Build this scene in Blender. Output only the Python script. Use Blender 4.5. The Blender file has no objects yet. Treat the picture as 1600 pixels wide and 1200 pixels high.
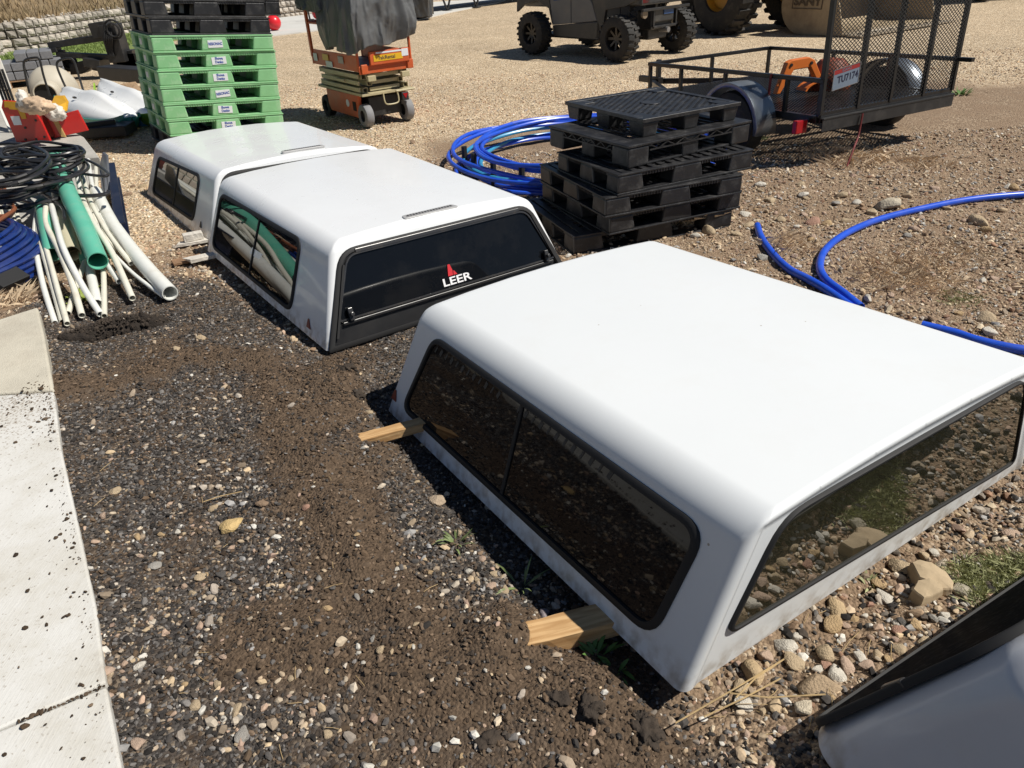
import bpy, bmesh, math, random
import numpy as np
from mathutils import Vector, Matrix, Euler
from mathutils import noise as mnoise
random.seed(7); rng = np.random.default_rng(7)
S = bpy.context.scene
C = S.collection
R = math.radians
V = Vector

# ------------------------------------------------------------------ camera
F_PX, PITCH, ROLL, CAM_H = 1130.0, R(31.0), R(3.0), 1.78
cp, sp, cr, sr = math.cos(PITCH), math.sin(PITCH), math.cos(ROLL), math.sin(ROLL)
A_ = Matrix(((1, 0, 0), (0, -sp, -cp), (0, cp, -sp)))
B_ = Matrix(((cr, sr, 0), (-sr, cr, 0), (0, 0, 1)))
RM = B_ @ A_                      # rows: camera right, down, forward in world axes
cam_d = bpy.data.cameras.new('camera'); cam = bpy.data.objects.new('camera', cam_d); C.objects.link(cam)
cam.matrix_world = Matrix.Translation((0, 0, CAM_H)) @ Matrix(((RM[0][0], -RM[1][0], -RM[2][0]), (RM[0][1], -RM[1][1], -RM[2][1]), (RM[0][2], -RM[1][2], -RM[2][2]))).to_4x4()
cam_d.sensor_width = 36; cam_d.lens = F_PX / 1600 * 36; cam_d.clip_end = 600; cam_d.clip_start = .05
S.camera = cam
# ------------------------------------------------------------------ sky, sun, exposure
SUN_EL, SUN_AZ = R(53), R(-13)    # azimuth measured from +x, anticlockwise
w = bpy.data.worlds.new('World'); S.world = w; w.use_nodes = True
nt = w.node_tree; bg = nt.nodes['Background']
sky = nt.nodes.new('ShaderNodeTexSky'); sky.sky_type = 'NISHITA'; sky.sun_disc = False
sky.sun_elevation = SUN_EL; sky.sun_rotation = math.pi / 2 - SUN_AZ
sky.air_density = 1.0; sky.dust_density = 0.6; sky.ozone_density = 1.0; sky.altitude = 1800
nt.links.new(sky.outputs[0], bg.inputs[0]); bg.inputs[1].default_value = 0.05
sd = bpy.data.lights.new('sun', 'SUN'); sd.energy = 5.0; sd.angle = R(.53); sd.color = (1, .95, .86)
so = bpy.data.objects.new('sun', sd); C.objects.link(so)
sdir = V((math.cos(SUN_EL) * math.cos(SUN_AZ), math.cos(SUN_EL) * math.sin(SUN_AZ), math.sin(SUN_EL)))
so.rotation_euler = sdir.to_track_quat('Z', 'Y').to_euler()
S.view_settings.view_transform = 'Standard'; S.view_settings.look = 'None'; S.view_settings.gamma = 1
S.view_settings.use_curve_mapping = False; S.view_settings.exposure = 0.06
S.render.engine = 'CYCLES'

# ------------------------------------------------------------------ measuring helpers
def ray(px, py):
    return RM.transposed() @ V(((px - 800) / F_PX, (py - 600) / F_PX, 1))
def at(px, py, z=0.0):            # point of the place seen at a picture position, at height z
    d = ray(px, py); t = (z - CAM_H) / d.z
    return V((d.x * t, d.y * t, z))
def atY(px, py, Y):               # the same at world distance Y
    d = ray(px, py); t = Y / d.y
    return V((d.x * t, Y, CAM_H + d.z * t))

# ------------------------------------------------------------------ materials
def nd(t, ty, **k):
    n = t.nodes.new(ty)
    for a, b in k.items():
        if a.startswith('i_'): n.inputs[int(a[2:]) if a[2:].isdigit() else a[2:]].default_value = b
        else: setattr(n, a, b)
    return n
MATS = {}
def mat(name, col, rough=.6, metal=0, var=.15, vscale=6, bump=0, bscale=60, coat=0, coat_r=.05, spec=.5, dirt=None, dirt_amt=0, dscale=3, ior=None, rvar=.1):
    if name in MATS: return MATS[name]
    m = bpy.data.materials.new(name); m.use_nodes = True; t = m.node_tree; b = t.nodes['Principled BSDF']; L = t.links.new
    tc = nd(t, 'ShaderNodeTexCoord')
    n = nd(t, 'ShaderNodeTexNoise'); n.inputs['Scale'].default_value = vscale; n.inputs['Detail'].default_value = 6; n.inputs['Roughness'].default_value = .65
    L(tc.outputs['Object'], n.inputs['Vector'])
    mr = nd(t, 'ShaderNodeMapRange'); mr.inputs[1].default_value = .25; mr.inputs[2].default_value = .75; mr.inputs[3].default_value = 1 - var; mr.inputs[4].default_value = 1 + var
    L(n.outputs[0], mr.inputs[0])
    mx = nd(t, 'ShaderNodeVectorMath', operation='SCALE'); mx.inputs[0].default_value = col[:3]; L(mr.outputs[0], mx.inputs['Scale'])
    out = mx.outputs[0]
    if dirt:
        n2 = nd(t, 'ShaderNodeTexNoise'); n2.inputs['Scale'].default_value = dscale; n2.inputs['Detail'].default_value = 10; n2.inputs['Roughness'].default_value = .7
        L(tc.outputs['Object'], n2.inputs['Vector'])
        m2 = nd(t, 'ShaderNodeMapRange'); m2.inputs[1].default_value = .5; m2.inputs[2].default_value = .72; m2.inputs[4].default_value = dirt_amt
        L(n2.outputs[0], m2.inputs[0])
        mix = nd(t, 'ShaderNodeMix', data_type='RGBA'); L(m2.outputs[0], mix.inputs[0]); L(out, mix.inputs[6]); mix.inputs[7].default_value = (*dirt, 1)
        out = mix.outputs[2]
    if 'gelcoat' in name:
        vo = nd(t, 'ShaderNodeTexVoronoi'); vo.inputs['Scale'].default_value = 7; L(tc.outputs['Object'], vo.inputs['Vector']); vs_ = nd(t, 'ShaderNodeMapRange'); vs_.inputs[1].default_value = .022; vs_.inputs[2].default_value = .032; vs_.inputs[3].default_value = .8; vs_.inputs[4].default_value = 0; L(vo.outputs['Distance'], vs_.inputs[0])
        mp = nd(t, 'ShaderNodeMapping'); mp.inputs['Scale'].default_value = (3, 3, 26); L(tc.outputs['Object'], mp.inputs[0]); ns = nd(t, 'ShaderNodeTexNoise'); ns.inputs['Scale'].default_value = 1.5; ns.inputs['Detail'].default_value = 8; L(mp.outputs[0], ns.inputs[0])
        sz = nd(t, 'ShaderNodeSeparateXYZ'); L(tc.outputs['Object'], sz.inputs[0]); hz_ = nd(t, 'ShaderNodeMapRange'); hz_.inputs[1].default_value = .10; hz_.inputs[2].default_value = .0; hz_.inputs[4].default_value = .75; L(sz.outputs[2], hz_.inputs[0])
        n5 = nd(t, 'ShaderNodeTexNoise'); n5.inputs['Scale'].default_value = 22; n5.inputs['Detail'].default_value = 9; L(tc.outputs['Object'], n5.inputs[0]); m5 = nd(t, 'ShaderNodeMapRange'); m5.inputs[1].default_value = .42; m5.inputs[2].default_value = .66; L(n5.outputs[0], m5.inputs[0]); mu = nd(t, 'ShaderNodeMath', operation='MULTIPLY'); L(hz_.outputs[0], mu.inputs[0]); L(m5.outputs[0], mu.inputs[1])
        mx_ = nd(t, 'ShaderNodeMath', operation='MAXIMUM'); L(mu.outputs[0], mx_.inputs[0]); L(vs_.outputs[0], mx_.inputs[1])
        mi = nd(t, 'ShaderNodeMix', data_type='RGBA'); L(mx_.outputs[0], mi.inputs[0]); L(out, mi.inputs[6]); mi.inputs[7].default_value = (.30, .24, .17, 1); out = mi.outputs[2]
    L(out, b.inputs['Base Color'])
    r = nd(t, 'ShaderNodeMapRange'); r.inputs[3].default_value = max(0, rough - rvar); r.inputs[4].default_value = min(1, rough + rvar); L(n.outputs[0], r.inputs[0]); L(r.outputs[0], b.inputs['Roughness'])
    b.inputs['Metallic'].default_value = metal; b.inputs['Coat Weight'].default_value = coat; b.inputs['Coat Roughness'].default_value = coat_r
    b.inputs['Specular IOR Level'].default_value = spec
    if ior: b.inputs['IOR'].default_value = ior
    if bump:
        n3 = nd(t, 'ShaderNodeTexNoise'); n3.inputs['Scale'].default_value = bscale; n3.inputs['Detail'].default_value = 5
        L(tc.outputs['Object'], n3.inputs['Vector'])
        bp = nd(t, 'ShaderNodeBump'); bp.inputs['Strength'].default_value = bump; bp.inputs['Distance'].default_value = .01; L(n3.outputs[0], bp.inputs['Height']); L(bp.outputs[0], b.inputs['Normal'])
    MATS[name] = m; return m
M = dict(
 paint=mat('white_gelcoat', (.82, .835, .85), .28, var=.015, vscale=2, coat=.3, coat_r=.04, dirt=(.55, .5, .42), dirt_amt=.05, dscale=5, rvar=.06),
 paint_matt=mat('white_dusty_gelcoat', (.78, .805, .82), .42, var=.015, vscale=2, coat=.2, coat_r=.18, dirt=(.5, .45, .37), dirt_amt=.08, dscale=4, rvar=.08),
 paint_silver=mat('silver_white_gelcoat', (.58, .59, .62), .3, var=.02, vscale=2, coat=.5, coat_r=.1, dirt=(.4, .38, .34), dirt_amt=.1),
 rubber=mat('black_rubber_seal', (.012, .012, .013), .7, var=.2),
 trim=mat('black_aluminium_trim', (.03, .03, .032), .32, var=.1, spec=.6, dirt=(.2, .17, .13), dirt_amt=.25, dscale=8),
 glass=mat('tinted_glass', (.005, .006, .008), .03, var=.1, ior=1.33, rvar=.02, dirt=(.06, .055, .05), dirt_amt=.12, dscale=4),
 glass_side=mat('tinted_side_glass', (.006, .007, .008), .02, var=.1, ior=1.95, rvar=.01, dirt=(.06, .055, .05), dirt_amt=.1),
 glass_mirror=mat('tinted_glass_reflective', (.030, .029, .017), .015, var=.1, ior=3.9, rvar=.01, dirt=(.08, .07, .055), dirt_amt=.12, dscale=3),
 blackpl=mat('black_plastic', (.018, .018, .020), .42, var=.25, vscale=9, bump=.15, bscale=90, dirt=(.13, .125, .12), dirt_amt=.45, dscale=9),
 greenpl=mat('green_plastic', (.23, .50, .24), .5, var=.12, vscale=5, bump=.1, bscale=50, dirt=(.48, .62, .44), dirt_amt=.7, dscale=7),
 label=mat('white_label', (.72, .74, .76), .5, var=.06), lblue=mat('blue_print', (.05, .09, .35), .5, var=.3, vscale=40),
 red_badge=mat('red_badge', (.22, .03, .02), .3, var=.2), redvinyl=mat('red_vinyl', (.6, .03, .04), .4, var=.05), whitevinyl=mat('white_vinyl', (.85, .85, .87), .4, var=.02),
 wood=mat('pine_wood', (.58, .36, .17), .7, var=.25, vscale=14, bump=.4, bscale=70), woodold=mat('weathered_white_wood', (.6, .56, .5), .8, var=.25, vscale=12, bump=.5),
 woodbrown=mat('brown_board', (.27, .16, .09), .8, var=.3, vscale=12, bump=.5),
 pvc=mat('cream_pvc', (.72, .70, .60), .38, var=.06, vscale=3, dirt=(.4, .33, .22), dirt_amt=.35, dscale=7),
 pvcw=mat('white_pvc', (.76, .77, .73), .35, var=.05, dirt=(.42, .36, .26), dirt_amt=.3, dscale=6),
 pvcg=mat('green_sewer_pipe', (.12, .46, .33), .38, var=.1, vscale=3, dirt=(.35, .36, .28), dirt_amt=.35, dscale=6),
 blue=mat('blue_poly_pipe', (.018, .09, .62), .33, var=.12, vscale=5, dirt=(.25, .22, .2), dirt_amt=.18, dscale=8),
 cyan=mat('light_blue_poly_pipe', (.04, .28, .50), .33, var=.12), hose=mat('black_hose', (.022, .022, .024), .3, var=.15, dirt=(.12, .1, .08), dirt_amt=.2),
 brownhose=mat('brown_hose', (.22, .075, .035), .45, var=.2),
 navy=mat('navy_steel', (.006, .010, .030), .4, var=.2, dirt=(.1, .1, .1), dirt_amt=.3), steel=mat('grey_steel', (.22, .23, .25), .4, metal=.6, var=.2),
 red=mat('red_paint', (.5, .018, .015), .35, var=.12, coat=.3, dirt=(.2, .03, .02), dirt_amt=.4), yellow=mat('yellow_paint', (.62, .33, .02), .4, var=.12, dirt=(.3, .2, .08), dirt_amt=.3),
 orange=mat('orange_red_paint', (.55, .10, .025), .45, var=.15, dirt=(.4, .2, .12), dirt_amt=.4, dscale=4), toyorange=mat('orange_plastic', (.72, .18, .03), .4, var=.06),
 cream=mat('cream_steel', (.46, .40, .24), .5, var=.15, dirt=(.16, .12, .07), dirt_amt=.5, dscale=6),
 darkm=mat('dark_metal', (.02, .02, .021), .45, var=.3, dirt=(.09, .08, .07), dirt_amt=.4, dscale=6), blackm=mat('black_trailer_paint', (.008, .008, .009), .35, var=.2, coat=.1, dirt=(.05, .045, .04), dirt_amt=.15, dscale=7),
 fender=mat('glossy_steel_fender', (.24, .27, .31), .35, var=.15, metal=.7), mesh=mat('expanded_mesh_steel', (.016, .016, .017), .35, var=.15, spec=.7),
 tyre=mat('tyre_rubber', (.022, .021, .020), .75, var=.25, vscale=8, bump=.3, dirt=(.12, .10, .08), dirt_amt=.5, dscale=6), greytyre=mat('grey_solid_tyre', (.22, .22, .23), .7, var=.2, dirt=(.08, .07, .06), dirt_amt=.5),
 tarp=mat('grey_tarp', (.11, .112, .113), .48, var=.15, vscale=4, bump=.1, bscale=30, spec=.6), greydoor=mat('grey_panel', (.12, .125, .135), .38, var=.08, dirt=(.2, .17, .13), dirt_amt=.25),
 bluepanel=mat('blue_panel', (.02, .06, .17), .4, var=.1), gold=mat('yellow_rim', (.55, .27, .02), .45, var=.15, dirt=(.2, .13, .06), dirt_amt=.4),
 sand=mat('tan_bucket_paint', (.36, .28, .18), .55, var=.2, dirt=(.14, .1, .07), dirt_amt=.6, dscale=2), silver=mat('silver_rim', (.3, .3, .31), .35, metal=.7, var=.1),
 concrete=mat('grey_concrete', (.42, .405, .37), .85, var=.14, vscale=8, bump=.3, bscale=120, dirt=(.25, .22, .18), dirt_amt=.4, dscale=3),
 beige=mat('beige_plastic', (.50, .455, .37), .55, var=.08, dirt=(.3, .25, .18), dirt_amt=.3), kwhite=mat('white_hull', (.86, .87, .87), .3, var=.04, dirt=(.5, .48, .42), dirt_amt=.2),
 teal=mat('teal_hull', (.03, .26, .21), .35, var=.1), lime=mat('lime_hull', (.33, .55, .05), .35, var=.1), tealdark=mat('dark_green_hull', (.05, .11, .04), .4, var=.2),
 acwhite=mat('off_white_casing', (.66, .66, .62), .5, var=.06), holeshade=mat('opening_shade', (.008, .008, .008), .8, var=.1),  # near-black that paints the shade inside openings
 sack=mat('paper_sack', (.55, .40, .27), .75, var=.25, vscale=7, bump=.4, bscale=25), sackw=mat('white_sack', (.68, .64, .58), .6, var=.2, vscale=12, bump=.4, bscale=25),
 ball=mat('red_ball', (.65, .02, .03), .3, var=.05), tail=mat('red_lens', (.35, .01, .015), .2, var=.1), strap=mat('dark_red_strap', (.16, .02, .02), .7, var=.2),
 soil=mat('dark_soil', (.045, .033, .024), .95, var=.4, vscale=20, bump=.9, bscale=60, dirt=(.08, .058, .040), dirt_amt=.7, dscale=12),
 straw=mat('dry_straw', (.42, .30, .15), .8, var=.3, vscale=20), leaf=mat('weed_leaf', (.10, .20, .045), .55, var=.3, vscale=20), leafgrey=mat('grey_green_leaf', (.36, .37, .19), .6, var=.35, vscale=9),
 leafdark=mat('dark_foliage', (.02, .032, .014), .7, var=.4), bark=mat('bark', (.11, .075, .05), .9, var=.3, bump=.6), log=mat('split_firewood', (.33, .22, .13), .85, var=.35, vscale=9, bump=.6),
 idred=mat('plate_red', (.28, .02, .02), .5, var=.05), plate=mat('plate_white', (.15, .19, .25), .8, var=.1), ink=mat('plate_ink', (.01, .012, .04), .5, var=.05),
 plaster=mat('cloudy_block', (.40, .385, .36), .9, var=.25, vscale=5, bump=.7, bscale=40), darkblock=mat('grey_paver_block', (.17, .175, .19), .9, var=.2, bump=.5),
 stickery=mat('yellow_sticker', (.7, .42, .02), .4, var=.08),
)

# ------------------------------------------------------------------ mesh helpers
def finish(name, verts, faces, m, parent=None, smooth=False, bevel=0, seg=2, solid=0, angle=35, off=-1):
    me = bpy.data.meshes.new(name); me.from_pydata([tuple(v) for v in verts], [], faces); me.validate(); me.update()
    bm = bmesh.new(); bm.from_mesh(me); bmesh.ops.recalc_face_normals(bm, faces=bm.faces); bm.to_mesh(me); bm.free()
    if m is not None: me.materials.append(m)
    o = bpy.data.objects.new(name, me); C.objects.link(o)
    if parent is not None: o.parent = parent
    if solid:
        s = o.modifiers.new('solid', 'SOLIDIFY'); s.thickness = solid; s.offset = off
    if bevel:
        b = o.modifiers.new('bevel', 'BEVEL'); b.width = bevel; b.segments = seg; b.limit_method = 'ANGLE'; b.angle_limit = R(40)
    if smooth:
        me.shade_smooth()
        try: me.set_sharp_from_angle(angle=R(angle))
        except Exception: pass
    return o
class MB:
    def __init__(s): s.v = []; s.f = []
    def add(s, v, f):
        n = len(s.v); s.v += [V(a) for a in v]; s.f += [tuple(i + n for i in q) for q in f]; return s
    def box(s, c, d, rot=None, mtx=None):
        x, y, z = d[0] / 2, d[1] / 2, d[2] / 2
        vs = [V((a, b, e)) for a in (-x, x) for b in (-y, y) for e in (-z, z)]
        if rot: q = Euler(rot).to_matrix(); vs = [q @ a for a in vs]
        if mtx: vs = [mtx @ a for a in vs]
        return s.add([a + V(c) for a in vs], [(0, 1, 3, 2), (4, 6, 7, 5), (0, 4, 5, 1), (2, 3, 7, 6), (0, 2, 6, 4), (1, 5, 7, 3)])
    def bar(s, a, b, wd, h=None, up=(0, 0, 1)):
        a, b = V(a), V(b); h = h or wd; d = (b - a); l = d.length; d.normalize(); u = V(up)
        if abs(d.dot(u)) > .98: u = V((1, 0, 0))
        r = d.cross(u).normalized(); u = r.cross(d)
        m = Matrix((r, d, u)).transposed()
        return s.box((a + b) / 2, (wd, l, h), mtx=m)
    def tube(s, path, r, seg=8, cap=True, inner=0):
        P = [V(p) for p in path]; n = len(P); rs = r if isinstance(r, (list, tuple)) else [r] * n
        up = None; rings = []
        for i, p in enumerate(P):
            d = (P[min(i + 1, n - 1)] - P[max(i - 1, 0)]).normalized()
            if up is None:
                up = V((0, 0, 1)) if abs(d.z) < .9 else V((1, 0, 0))
            sx = d.cross(up).normalized(); up = sx.cross(d).normalized()
            rings.append((p, sx, up.copy(), rs[i]))
        vs = []; fs = []
        for p, a, b, rr in rings:
            for k in range(seg):
                t = 2 * math.pi * k / seg; vs.append(p + a * math.cos(t) * rr + b * math.sin(t) * rr)
        for i in range(n - 1):
            for k in range(seg):
                k2 = (k + 1) % seg; fs.append((i * seg + k, i * seg + k2, (i + 1) * seg + k2, (i + 1) * seg + k))
        if inner:
            o = len(vs)
            for p, a, b, rr in rings:
                for k in range(seg):
                    t = 2 * math.pi * k / seg; vs.append(p + a * math.cos(t) * (rr - inner) + b * math.sin(t) * (rr - inner))
            for i in range(n - 1):
                for k in range(seg):
                    k2 = (k + 1) % seg; fs.append((o + i * seg + k, o + (i + 1) * seg + k, o + (i + 1) * seg + k2, o + i * seg + k2))
            for e in (0, n - 1):
                for k in range(seg):
                    k2 = (k + 1) % seg; fs.append((e * seg + k, e * seg + k2, o + e * seg + k2, o + e * seg + k))
        elif cap:
            fs.append(tuple(range(seg))[::-1]); fs.append(tuple((n - 1) * seg + k for k in range(seg)))
        return s.add(vs, fs)
    def cyl(s, a, b, r, seg=12, r2=None): return s.tube([a, b], [r, r if r2 is None else r2], seg)
    def prism(s, poly, vec):
        n = len(poly); vs = [V(p) for p in poly] + [V(p) + V(vec) for p in poly]
        return s.add(vs, [tuple(range(n))[::-1], tuple(range(n, 2 * n))] + [(i, (i + 1) % n, n + (i + 1) % n, n + i) for i in range(n)])
    def lathe(s, prof, c, axis=(0, 0, 1), seg=20):
        ax = V(axis).normalized(); u = V((0, 0, 1)) if abs(ax.z) < .9 else V((1, 0, 0)); a = ax.cross(u).normalized(); b = a.cross(ax)
        vs = []; n = len(prof); fs = []
        for k in range(seg):
            t = 2 * math.pi * k / seg
            for r, h in prof: vs.append(V(c) + ax * h + (a * math.cos(t) + b * math.sin(t)) * r)
        for k in range(seg):
            k2 = (k + 1) % seg
            for i in range(n - 1): fs.append((k * n + i, k * n + i + 1, k2 * n + i + 1, k2 * n + i))
        return s.add(vs, fs)
    def build(s, name, m, parent=None, **k): return finish(name, s.v, s.f, m, parent, **k)
def tag(o, label=None, cat=None, group=None, kind=None):
    if label: o['label'] = label
    if cat: o['category'] = cat
    if group: o['group'] = group
    if kind: o['kind'] = kind
    return o
def thing(name, label, cat, loc=(0, 0, 0), rz=0, group=None, mtx=None):
    o = bpy.data.objects.new(name, None); C.objects.link(o); o.empty_display_size = .1
    if mtx is not None: o.matrix_world = mtx
    else: o.location = loc; o.rotation_euler = (0, 0, rz)
    return tag(o, label, cat, group)
def copy_tree(o, parent=None):
    c = o.copy(); C.objects.link(c)
    if parent: c.parent = parent
    for ch in list(o.children): copy_tree(ch, c)
    return c
def smooth_path(pts, n=8):
    P = [V(p) for p in pts]; out = []
    for i in range(len(P) - 1):
        p0 = P[max(i - 1, 0)]; p1 = P[i]; p2 = P[i + 1]; p3 = P[min(i + 2, len(P) - 1)]
        for k in range(n):
            t = k / n; out.append(.5 * ((2 * p1) + (-p0 + p2) * t + (2 * p0 - 5 * p1 + 4 * p2 - p3) * t * t + (-p0 + 3 * p1 - 3 * p2 + p3) * t ** 3))
    out.append(P[-1]); return out
def text(name, s, size, m, parent, mtx, ext=.001, bold=0):
    c = bpy.data.curves.new(name, 'FONT'); c.body = s; c.size = size; c.extrude = ext; c.align_x = 'CENTER'; c.align_y = 'CENTER'; c.offset = bold; c.resolution_u = 3
    t = bpy.data.objects.new('tmp', c); C.objects.link(t)
    me = bpy.data.meshes.new_from_object(t.evaluated_get(bpy.context.evaluated_depsgraph_get())); bpy.data.objects.remove(t); bpy.data.curves.remove(c)
    me.materials.clear(); me.materials.append(m); me.name = name
    o = bpy.data.objects.new(name, me); C.objects.link(o); o.parent = parent; o.matrix_local = mtx; return o
def frame_m(o, x, y):              # matrix with local x, y directions
    x = V(x).normalized(); z = x.cross(V(y)).normalized(); y = z.cross(x)
    return Matrix.Translation(V(o)) @ Matrix((x, y, z)).transposed().to_4x4()

# ================================================================== GROUND
def vnoise(x, y, s, seed):
    x = x * s; y = y * s; xi = np.floor(x).astype(np.int64); yi = np.floor(y).astype(np.int64); xf = x - xi; yf = y - yi
    def h(a, b):
        n = (a * 374761393 + b * 668265263 + seed * 974634777) & 0x7fffffff
        n = ((n ^ (n >> 13)) * 1274126177) & 0x7fffffff
        return ((n ^ (n >> 16)) & 0xffff) / 65535.0
    u = xf * xf * (3 - 2 * xf); v = yf * yf * (3 - 2 * yf)
    return (h(xi, yi) * (1 - u) + h(xi + 1, yi) * u) * (1 - v) + (h(xi, yi + 1) * (1 - u) + h(xi + 1, yi + 1) * u) * v
def fbm(x, y, s, seed, o=4):
    t = 0; a = .5; n = 0
    for i in range(o): t = t + a * vnoise(x, y, s * 2 ** i, seed + i * 17); n += a; a *= .5
    return t / n
def seg_dist(x, y, pts):
    d = np.full(np.shape(x), 1e9)
    for (ax, ay), (bx, by) in zip(pts[:-1], pts[1:]):
        vx, vy = bx - ax, by - ay; t = np.clip(((x - ax) * vx + (y - ay) * vy) / (vx * vx + vy * vy), 0, 1)
        d = np.minimum(d, np.hypot(x - ax - t * vx, y - ay - t * vy))
    return d
def sdf_poly(x, y, pts):           # negative inside
    d = seg_dist(x, y, pts + [pts[0]]); ins = np.zeros(np.shape(x), bool)
    for (ax, ay), (bx, by) in zip(pts, pts[1:] + [pts[0]]):
        c = ((ay > y) != (by > y)) & (x < (bx - ax) * (y - ay) / (by - ay + 1e-12) + ax); ins ^= c
    return np.where(ins, -d, d)
def px_poly(l): return [(at(a, b).x, at(a, b).y) for a, b in l]
ASPH = px_poly([(20, 500), (130, 455), (330, 425), (420, 480), (500, 545), (560, 500), (760, 470), (1075, 1080), (1120, 1130), (1260, 1200)]) + [(.9, .2), (.9, -1.5), (-2.5, -1.5), (-3.2, 3.2)]
RIDGE = [px_poly([(70, 620), (170, 600), (300, 560), (400, 560), (450, 600), (530, 610)]), px_poly([(420, 580), (480, 700), (530, 800), (590, 930), (700, 1040), (800, 1010)]),
         px_poly([(700, 1040), (880, 1060), (1000, 1130)]), px_poly([(400, 1000), (520, 1010), (620, 1040)]), px_poly([(540, 560), (520, 640)])]
SLAB = px_poly([(-150, 520), (0, 508), (62, 490), (85, 612), (96, 700), (150, 950), (186, 1200), (215, 1450), (-400, 1450)])
TANLINE = px_poly([(-300, 470), (60, 440), (230, 385), (330, 330), (600, 260), (700, 215), (850, 205), (1000, 160), (1180, 120), (1350, 118), (1500, 125), (1600, 128), (2000, 150)])
TAN = TANLINE + [(60, 60), (60, 200), (-90, 200), (-90, 5)]
GRASSY = [(at(1420, 420).xy, .35), (at(1480, 470).xy, .3), (at(1060, 345).xy, .25)]
def sstep(a, b, x): t = np.clip((x - a) / (b - a), 0, 1); return t * t * (3 - 2 * t)
def masks(x, y):
    wob = (fbm(x, y, 2.5, 3) - .5) * .35
    a = 1 - sstep(-.06, .10, sdf_poly(x, y, ASPH) + wob)
    dr = np.full(np.shape(x), 9.)
    for i, r in enumerate(RIDGE): dr = np.minimum(dr, seg_dist(x, y, r))
    d = 1 - sstep(.09, .22, dr + (fbm(x, y, 4, 9) - .5) * .3)
    d = np.maximum(d, sstep(.61, .72, fbm(x, y, 1.6, 31)) * .7 * a)
    t = 1 - sstep(-.25, .35, sdf_poly(x, y, TAN) + (fbm(x, y, 1.1, 5) - .5) * 1.1)
    return a, d * np.maximum(a, .3), t * (1 - a), dr
def gz_arr(x, y):
    x = np.asarray(x, float); y = np.asarray(y, float); a, d, t, dr = masks(x, y)
    z = (fbm(x, y, 1.3, 21, 3) - .5) * .035 + (fbm(x, y, 4.5, 27, 3) - .5) * .03 * a
    rr = np.exp(-(dr / .13) ** 2) * a
    z = z + rr * .030 * (.4 + 1.2 * fbm(x, y, 6, 41)) + (fbm(x, y, 9, 51, 4) - .5) * (.012 + .022 * d * a + .012 * (1 - a - t).clip(0, 1))
    for (gx, gy), h, s in PITS: z = z + h * np.exp(-(((x - gx) ** 2 + (y - gy) ** 2) / s ** 2))
    bl = seg_dist(x, y, T1B); z = z - .045 * np.exp(-(bl / .14) ** 2) - .02 * (z > 0) * np.exp(-(bl / .2) ** 2)
    bl2 = seg_dist(x, y, T2B); z = z - .02 * np.exp(-(bl2 / .12) ** 2)
    far = sstep(9, 14, np.hypot(x, y)); z = z * (1 - .6 * far)
    sl = sdf_poly(x, y, SLAB); z = np.where(sl < .25, np.minimum(z + .045 * (1 - sstep(0, .25, sl)), .062), z); z = np.where(sl < -.03, -.03, z)
    return z
T1B = [(.419 - .513 * 2.0, 1.199 + .859 * 2.0), (.419, 1.199), (.419 + .859 * 1.75, 1.199 + .513 * 1.75)]; T2B = [(-.958 - .576 * 2.0, 3.365 + .818 * 2.0), (-.958, 3.365), (-.958 + .818 * 1.7, 3.365 + .576 * 1.7)]
PITS = [((at(520, 600).x, at(520, 600).y), .03, .12), ((at(560, 690).x, at(560, 690).y), .02, .1), ((at(800, 1000).x, at(800, 1000).y), .03, .13), ((at(940, 1090).x, at(940, 1090).y), .02, .15)]
def gz(x, y): return float(gz_arr(np.array([x]), np.array([y]))[0])
def axis(lo, hi, st, far, g=1.13):
    a = list(np.arange(lo, hi, st)); s = st; v = hi
    while v < far: a.append(v); s *= g; v += s
    a.append(far); s = st; v = lo; b = []
    while v > -far: s *= g; v -= s; b.append(v)
    return np.array(b[::-1] + a)
def build_ground():
    xs = axis(-3.6, 4.6, .028, 140); ys = axis(.2, 6.6, .028, 140); ys = ys[ys > -4]
    X, Y = np.meshgrid(xs, ys); a, d, t, dr = masks(X, Y); Z = gz_arr(X, Y)
    nx, ny = len(xs), len(ys); co = np.stack([X, Y, Z], -1).reshape(-1, 3)
    i = np.arange(nx * ny).reshape(ny, nx); q = np.stack([i[:-1, :-1], i[:-1, 1:], i[1:, 1:], i[1:, :-1]], -1).reshape(-1, 4)
    me = bpy.data.meshes.new('ground'); me.vertices.add(len(co)); me.vertices.foreach_set('co', co.ravel()); me.loops.add(q.size); me.loops.foreach_set('vertex_index', q.ravel().astype(np.int32))
    me.polygons.add(len(q)); me.polygons.foreach_set('loop_start', np.arange(0, q.size, 4, dtype=np.int32)); me.update(calc_edges=True); me.shade_smooth()
    at_ = me.color_attributes.new('zone', 'FLOAT_COLOR', 'POINT'); cc = np.stack([a, d, t, np.ones_like(a)], -1).reshape(-1); at_.data.foreach_set('color', cc.astype(np.float32))
    o = bpy.data.objects.new('ground', me); C.objects.link(o); tag(o, kind='structure'); me.materials.append(ground_mat()); return o
def ramp(t, stops):
    n = nd(t, 'ShaderNodeValToRGB'); e = n.color_ramp.elements
    while len(e) < len(stops): e.new(.5)
    for k, (p, c) in enumerate(stops): e[k].position = p; e[k].color = (*c, 1)
    return n
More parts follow.
